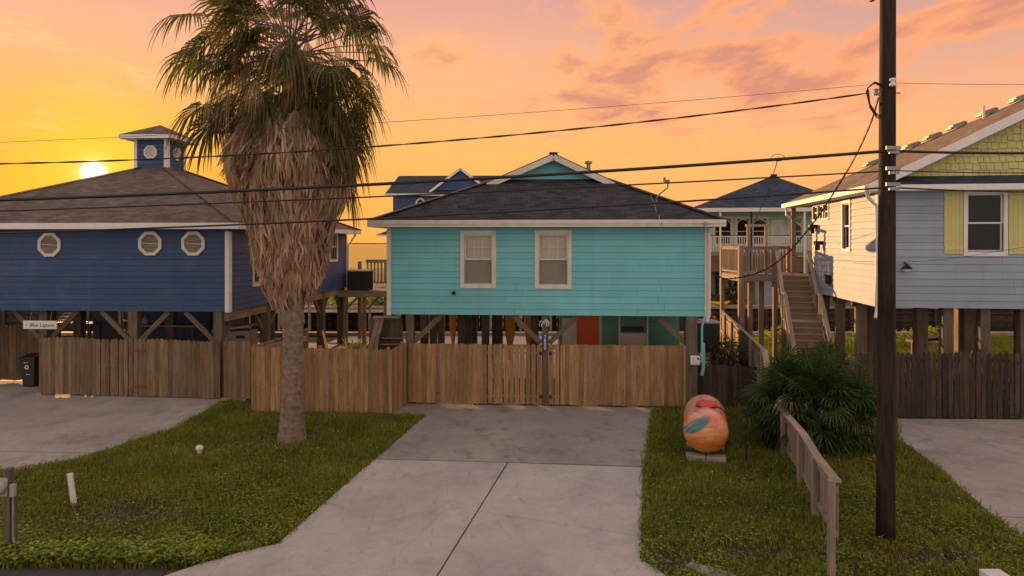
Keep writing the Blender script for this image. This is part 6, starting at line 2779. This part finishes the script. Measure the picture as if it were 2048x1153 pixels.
mb.bx(-.3, -.48, zd + 1.1, VW, -.40, zd + 1.2, 0)
u = -.3
while u < VW:
    mb.bx(u, -.46, zd, u + .06, -.42, zd + 1.1)
    u += .17
rl_ = mb.build('deck_railing', M['cream'], rg)
mb = MB()
mb.bx(-.3, -.5, zd + 1.201, VW, -.38, zd + 1.25, 0)
mb.build('top_rail', M['black'], rl_)
for pxv in (1440, 1502, 1608):
    u = V_.upx(pxv, -.4)
    mb = MB()
    mb.bx(u - .07, -.55, ZF, u + .07, -.49, zl - .25)
    mb.build('porch_post', M['black'] if pxv == 1502 else M['trim'], rg)
for pxv in (1426, 1452, 1505, 1560, 1620):
    for v in (.2, 4.5, 8.5):
        u = V_.upx(pxv, v)
        mb = MB()
        mb.bx(u - .15, v - .15, ZF - .1, u + .15, v + .15, zd - .35)
        mb.build('pile', M['pile'], rg)
# closed pale store below
u0, u1 = V_.upx(1505, .5), V_.upx(1620, .5)
mb = MB()
mb.bx(u0, .5, ZF, u1, 5., zd - .4)
for k in range(1, 5):
    mb.bx(u0 + (u1 - u0) * k / 5 - .02, .485, ZF, u0 + (u1 - u0) * k / 5 + .02, .499, zd - .4)
mb.build('store_wall', M['pale'], rg)
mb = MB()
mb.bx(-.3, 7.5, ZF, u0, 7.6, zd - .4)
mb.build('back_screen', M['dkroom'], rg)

# pale paving by the canal
mb = MB()
a, b, c, e = P(1380, 0, 49.6).x, P(1560, 0, 49.6).x, P(1560, 0, 64).x, P(1380, 0, 64).x
mb.slab([(a, 49.6, ZF + .02), (b, 49.6, ZF + .02), (c, 64, ZF + .02), (e, 64, ZF + .02)], .1)
struct(mb.build('canal_paving', M['conc']))


# white car, mostly hidden by the porch
def car(label, loc, rot):
    o = thing('parked_car', label, 'car', loc, rot)
    hw, L = .88, 4.3
    side = [(0, .35), (.02, .75), (.25, .88), (1.05, .98), (1.75, 1.45), (3.1, 1.48), (3.95, 1.02), (4.28, .95), (4.3, .4)]
    mbb = MB()
    n = len(side)
    V = [(-hw * (1 if z < 1.1 else .8), y, z) for y, z in side] + [(hw * (1 if z < 1.1 else .8), y, z) for y, z in side]
    F = [tuple(range(n)), tuple(range(2 * n - 1, n - 1, -1))] + [((i + 1) % n, i, i + n, (i + 1) % n + n) for i in range(n)]
    mbb.faces(V, F)
    mbb.build('body', M['wcar'], o, bevel=.04)
    mbb = MB()
    mbb.face([(-.66, 1.12, 1.05), (.66, 1.12, 1.05), (.62, 1.72, 1.44), (-.62, 1.72, 1.44)])
    for s in (-1, 1):
        mbb.face([(s * .84, 1.3, 1.03), (s * .84, 3.6, 1.05), (s * .73, 3.0, 1.42), (s * .73, 1.85, 1.40)])
    mbb.build('window', M['dkroom'], o).location = (0, -.012, .012)
    for s in (-1, 1):
        for y in (.85, 3.45):
            mbb = MB()
            mbb.tube([(s * (hw + .01) - s * .2, y, .33), (s * (hw + .01), y, .33)], .33, 20)
            wh = mbb.build('wheel', M['tyre'], o)
            mbb = MB()
            mbb.tube([(s * (hw + .012), y, .33), (s * (hw + .02), y, .33)], .19, 14)
            mbb.build('rim', M['galv'], wh)
        mbb = MB()
        mbb.bx(s * .5 - .16, -.012, .62, s * .5 + .16, .02, .76)
        mbb.build('headlight', M['galv'], o)
    return o


q = P(1474, 600, 55.)
car('white car parked beside the pale drive across the canal', (q.x + .55, 55., ZF + .02), -.25)
q = P(1464, 590, 59.)
pb_ = thing('portable_toilet', 'tall purple booth with rounded roof behind the white car', 'booth', (q.x + .1, 59.5, ZF))
mb = MB()
mb.bx(-.6, -.55, .0, .6, .55, 2.05)
mb.build('cabin', M['purple'], pb_, bevel=.04)
mb = MB()
pts = [(.66 * math.cos(a), .62, 2.06 + .30 * math.sin(a)) for a in np.linspace(0, math.pi, 12)]
mb.slab([(x, -.62, z) for x, _, z in pts][::-1], 1.24, down=(0, 1, 0))
mb.build('roof', M['purple'], pb_)
mb = MB()
mb.bx(-.45, -.575, .1, .45, -.551, 1.95)
mb.build('door', M['purple'], pb_)


def kayak(label, q, L, rot, mat, gname):
    o = thing('kayak', label, 'kayak', q, rot, gname)
    mbb = MB()
    n = 12
    V, F = [], []
    for i in range(15):
        x = i / 14
        r = .36 * max(.03, math.sin(math.pi * x)) ** .6
        for j in range(n):
            a = 2 * math.pi * j / n
            V.append(((x - .5) * L, r * math.cos(a), .2 + .18 * math.sin(a) * (r / .36) + .12 * abs(2 * x - 1) ** 3))
    for i in range(14):
        for j in range(n):
            a, b = i * n + j, i * n + (j + 1) % n
            F.append((a, b, b + n, a + n))
    F += [tuple(range(n - 1, -1, -1)), tuple(14 * n + j for j in range(n))]
    mbb.faces(V, F)
    mbb.build('hull', M[mat], o, smooth=True)
    for k, x in enumerate((-.2, .55)):
        mbb = MB()
        mbb.bx(x, -.22, .38, x + .12, .22, .82)
        mbb.bx(x - .4, -.2, .36, x, .2, .42)
        mbb.build('seat', M['black'], o, bevel=.03)
    return o


kayak('yellow kayak lying on the pale paving across the canal', P(1440, 612, 50.6) * 1. + Vector((0, 0, 0)), 2.0, .5, 'ykay', 'kayaks lying on the canal paving')
kayak('red kayak with black seats lying on the pale paving across the canal', P(1458, 609, 52.), 2.6, .3, 'rkay', 'kayaks lying on the canal paving')
for o in list(bpy.data.objects):
    if o.name.startswith('kayak') and o.get('group', '').startswith('kayaks lying'):
        o.location.z = ZF + .03

# rear blue house
D_ = HF(P(786, 0, 96).x, 96., -2.)
rb_ = thing('stilt_house', 'blue gabled house with small gable dormer rising behind the turquoise roof', 'house', D_.o, D_.a)
DW, DD = 22., 12.
ze = D_.zpx(388, 4)
mb = MB()
wall_mesh(mb, (0, DD), (DW, DD), 2.7, ze + .1, out=(0, 1), course=.2)
wall_mesh(mb, (0, 0), (DW, 0), 5.2, ze + .1, course=.2)
wall_mesh(mb, (0, .1), (0, DD), 2.7, ze + .1, out=(-1, 0), course=.2)
wall_mesh(mb, (-.75, -.6), (DW, -.6), 2.7, 5.3, course=.2)
wall_mesh(mb, (DW, .1), (DW, DD), 2.7, ze + .1, out=(1, 0), course=.2)
mb.build('wall', [M['blue'], M['dkroom']], rb_)
uL, uR = D_.upx(770, -.6), DW + .6
zr = D_.zpx(352, 4, DD / 2)
vr = DD / 2
mb = MB()
mb.slab([(uL, -.6, ze), (uR, -.6, ze), (uR, vr, zr), (uL + .6, vr, zr)], .08)
mb.slab([(uL + .6, vr, zr), (uR, vr, zr), (uR, DD + .6, ze), (uL, DD + .6, ze)], .08)
mb.build('roof', M['roof_bl'], rb_)
mb = MB()
fascia(mb, (uL, -.62), (uR, -.62), ze - .005, .3, .06)
mb.beam(Vector((uL - .0, -.6, ze - .1)), Vector((uL + .6, vr, zr - .1)), .05, .18)
mb.build('eave_fascia', M['trim'], rb_)
# cross gable with white rakes
ua = D_.upx(921, .2)
za = D_.zpx(338, ua, .2)
hw = D_.upx(978, .2) - ua
zb = ze + .5
mb = MB()
mb.face([(ua - hw, .2, zb), (ua + hw, .2, zb), (ua, .2, za)])
mb.build('dormer_wall', M['blue'], rb_)
mb = MB()
for s in (-1, 1):
    q_ = [(ua, -.15, za + .08), (ua, 3.6, za + .08), (ua + s * (hw + .3), 3.0, zb - .15), (ua + s * (hw + .3), -.15, zb - .15)]
    mb.slab(q_ if s > 0 else q_[::-1], .06)
mb.build('dormer_roof', M['roof_bl'], rb_)
mb = MB()
for s in (-1, 1):
    mb.beam((ua, -.16, za - .03), (ua + s * (hw + .3), -.16, zb - .26), .05, .32)
mb.build('rake_board', M['trim'], rb_)
ring = []
uo, zo = D_.upx(841, 0), D_.zpx(408, 2, 0)
mb = MB()
mb.tube([(uo + .56 * math.cos(a), -.05, zo + .68 * math.sin(a)) for a in np.linspace(0, 2 * math.pi, 28)], .14, 8, cap=False)
ow = mb.build('oval_window', M['trim'], rb_)
mb = MB()
mb.face([(uo + .56 * math.cos(a), -.035, zo + .68 * math.sin(a)) for a in np.linspace(0, 2 * math.pi, 28)[:-1]])
mb.build('pane', M['dkroom'], ow)
mb = MB()
zl2 = D_.zpx(470, 0, -1.3)
mb.slab([(D_.upx(752, -1.3), -1.3, zl2), (DW, -1.3, zl2), (DW, -.0, zl2 + .75), (-.3, -.0, zl2 + .75)], .07)
mb.build('lower_roof', M['roof_bl'], rb_)
mb = MB()
mb.beam((D_.upx(752, -1.3), -1.32, zl2 - .09), (DW, -1.32, zl2 - .12), .06, .24)
mb.build('lower_fascia', M['trim'], rb_)
for u in (-.4, 4, 8, 12):
    for v in (-.3, 4, 8):
        mb = MB()
        mb.bx(u - .16, v - .16, ZF - .1, u + .16, v + .16, 2.72)
        mb.build('pile', M['pile'], rb_)
# small jetty posts and rail along the far bank
jt = thing('jetty', 'low timber jetty with pale rail on the far canal bank', 'jetty', (-12, 47.6, 0))
mb = MB()
for k in range(70):
    mb.bx(-8 + k * .36, -.6, .18, -7.68 + k * .36, 1.3, .23)
mb.build('deck_boards', M['rail'], jt)
for k in range(13):
    mb = MB()
    mb.bx(-8 + k * 2.05, -.62, -2, -7.84 + k * 2.05, -.46, 1.0)
    mb.build('post', M['rail'], jt)
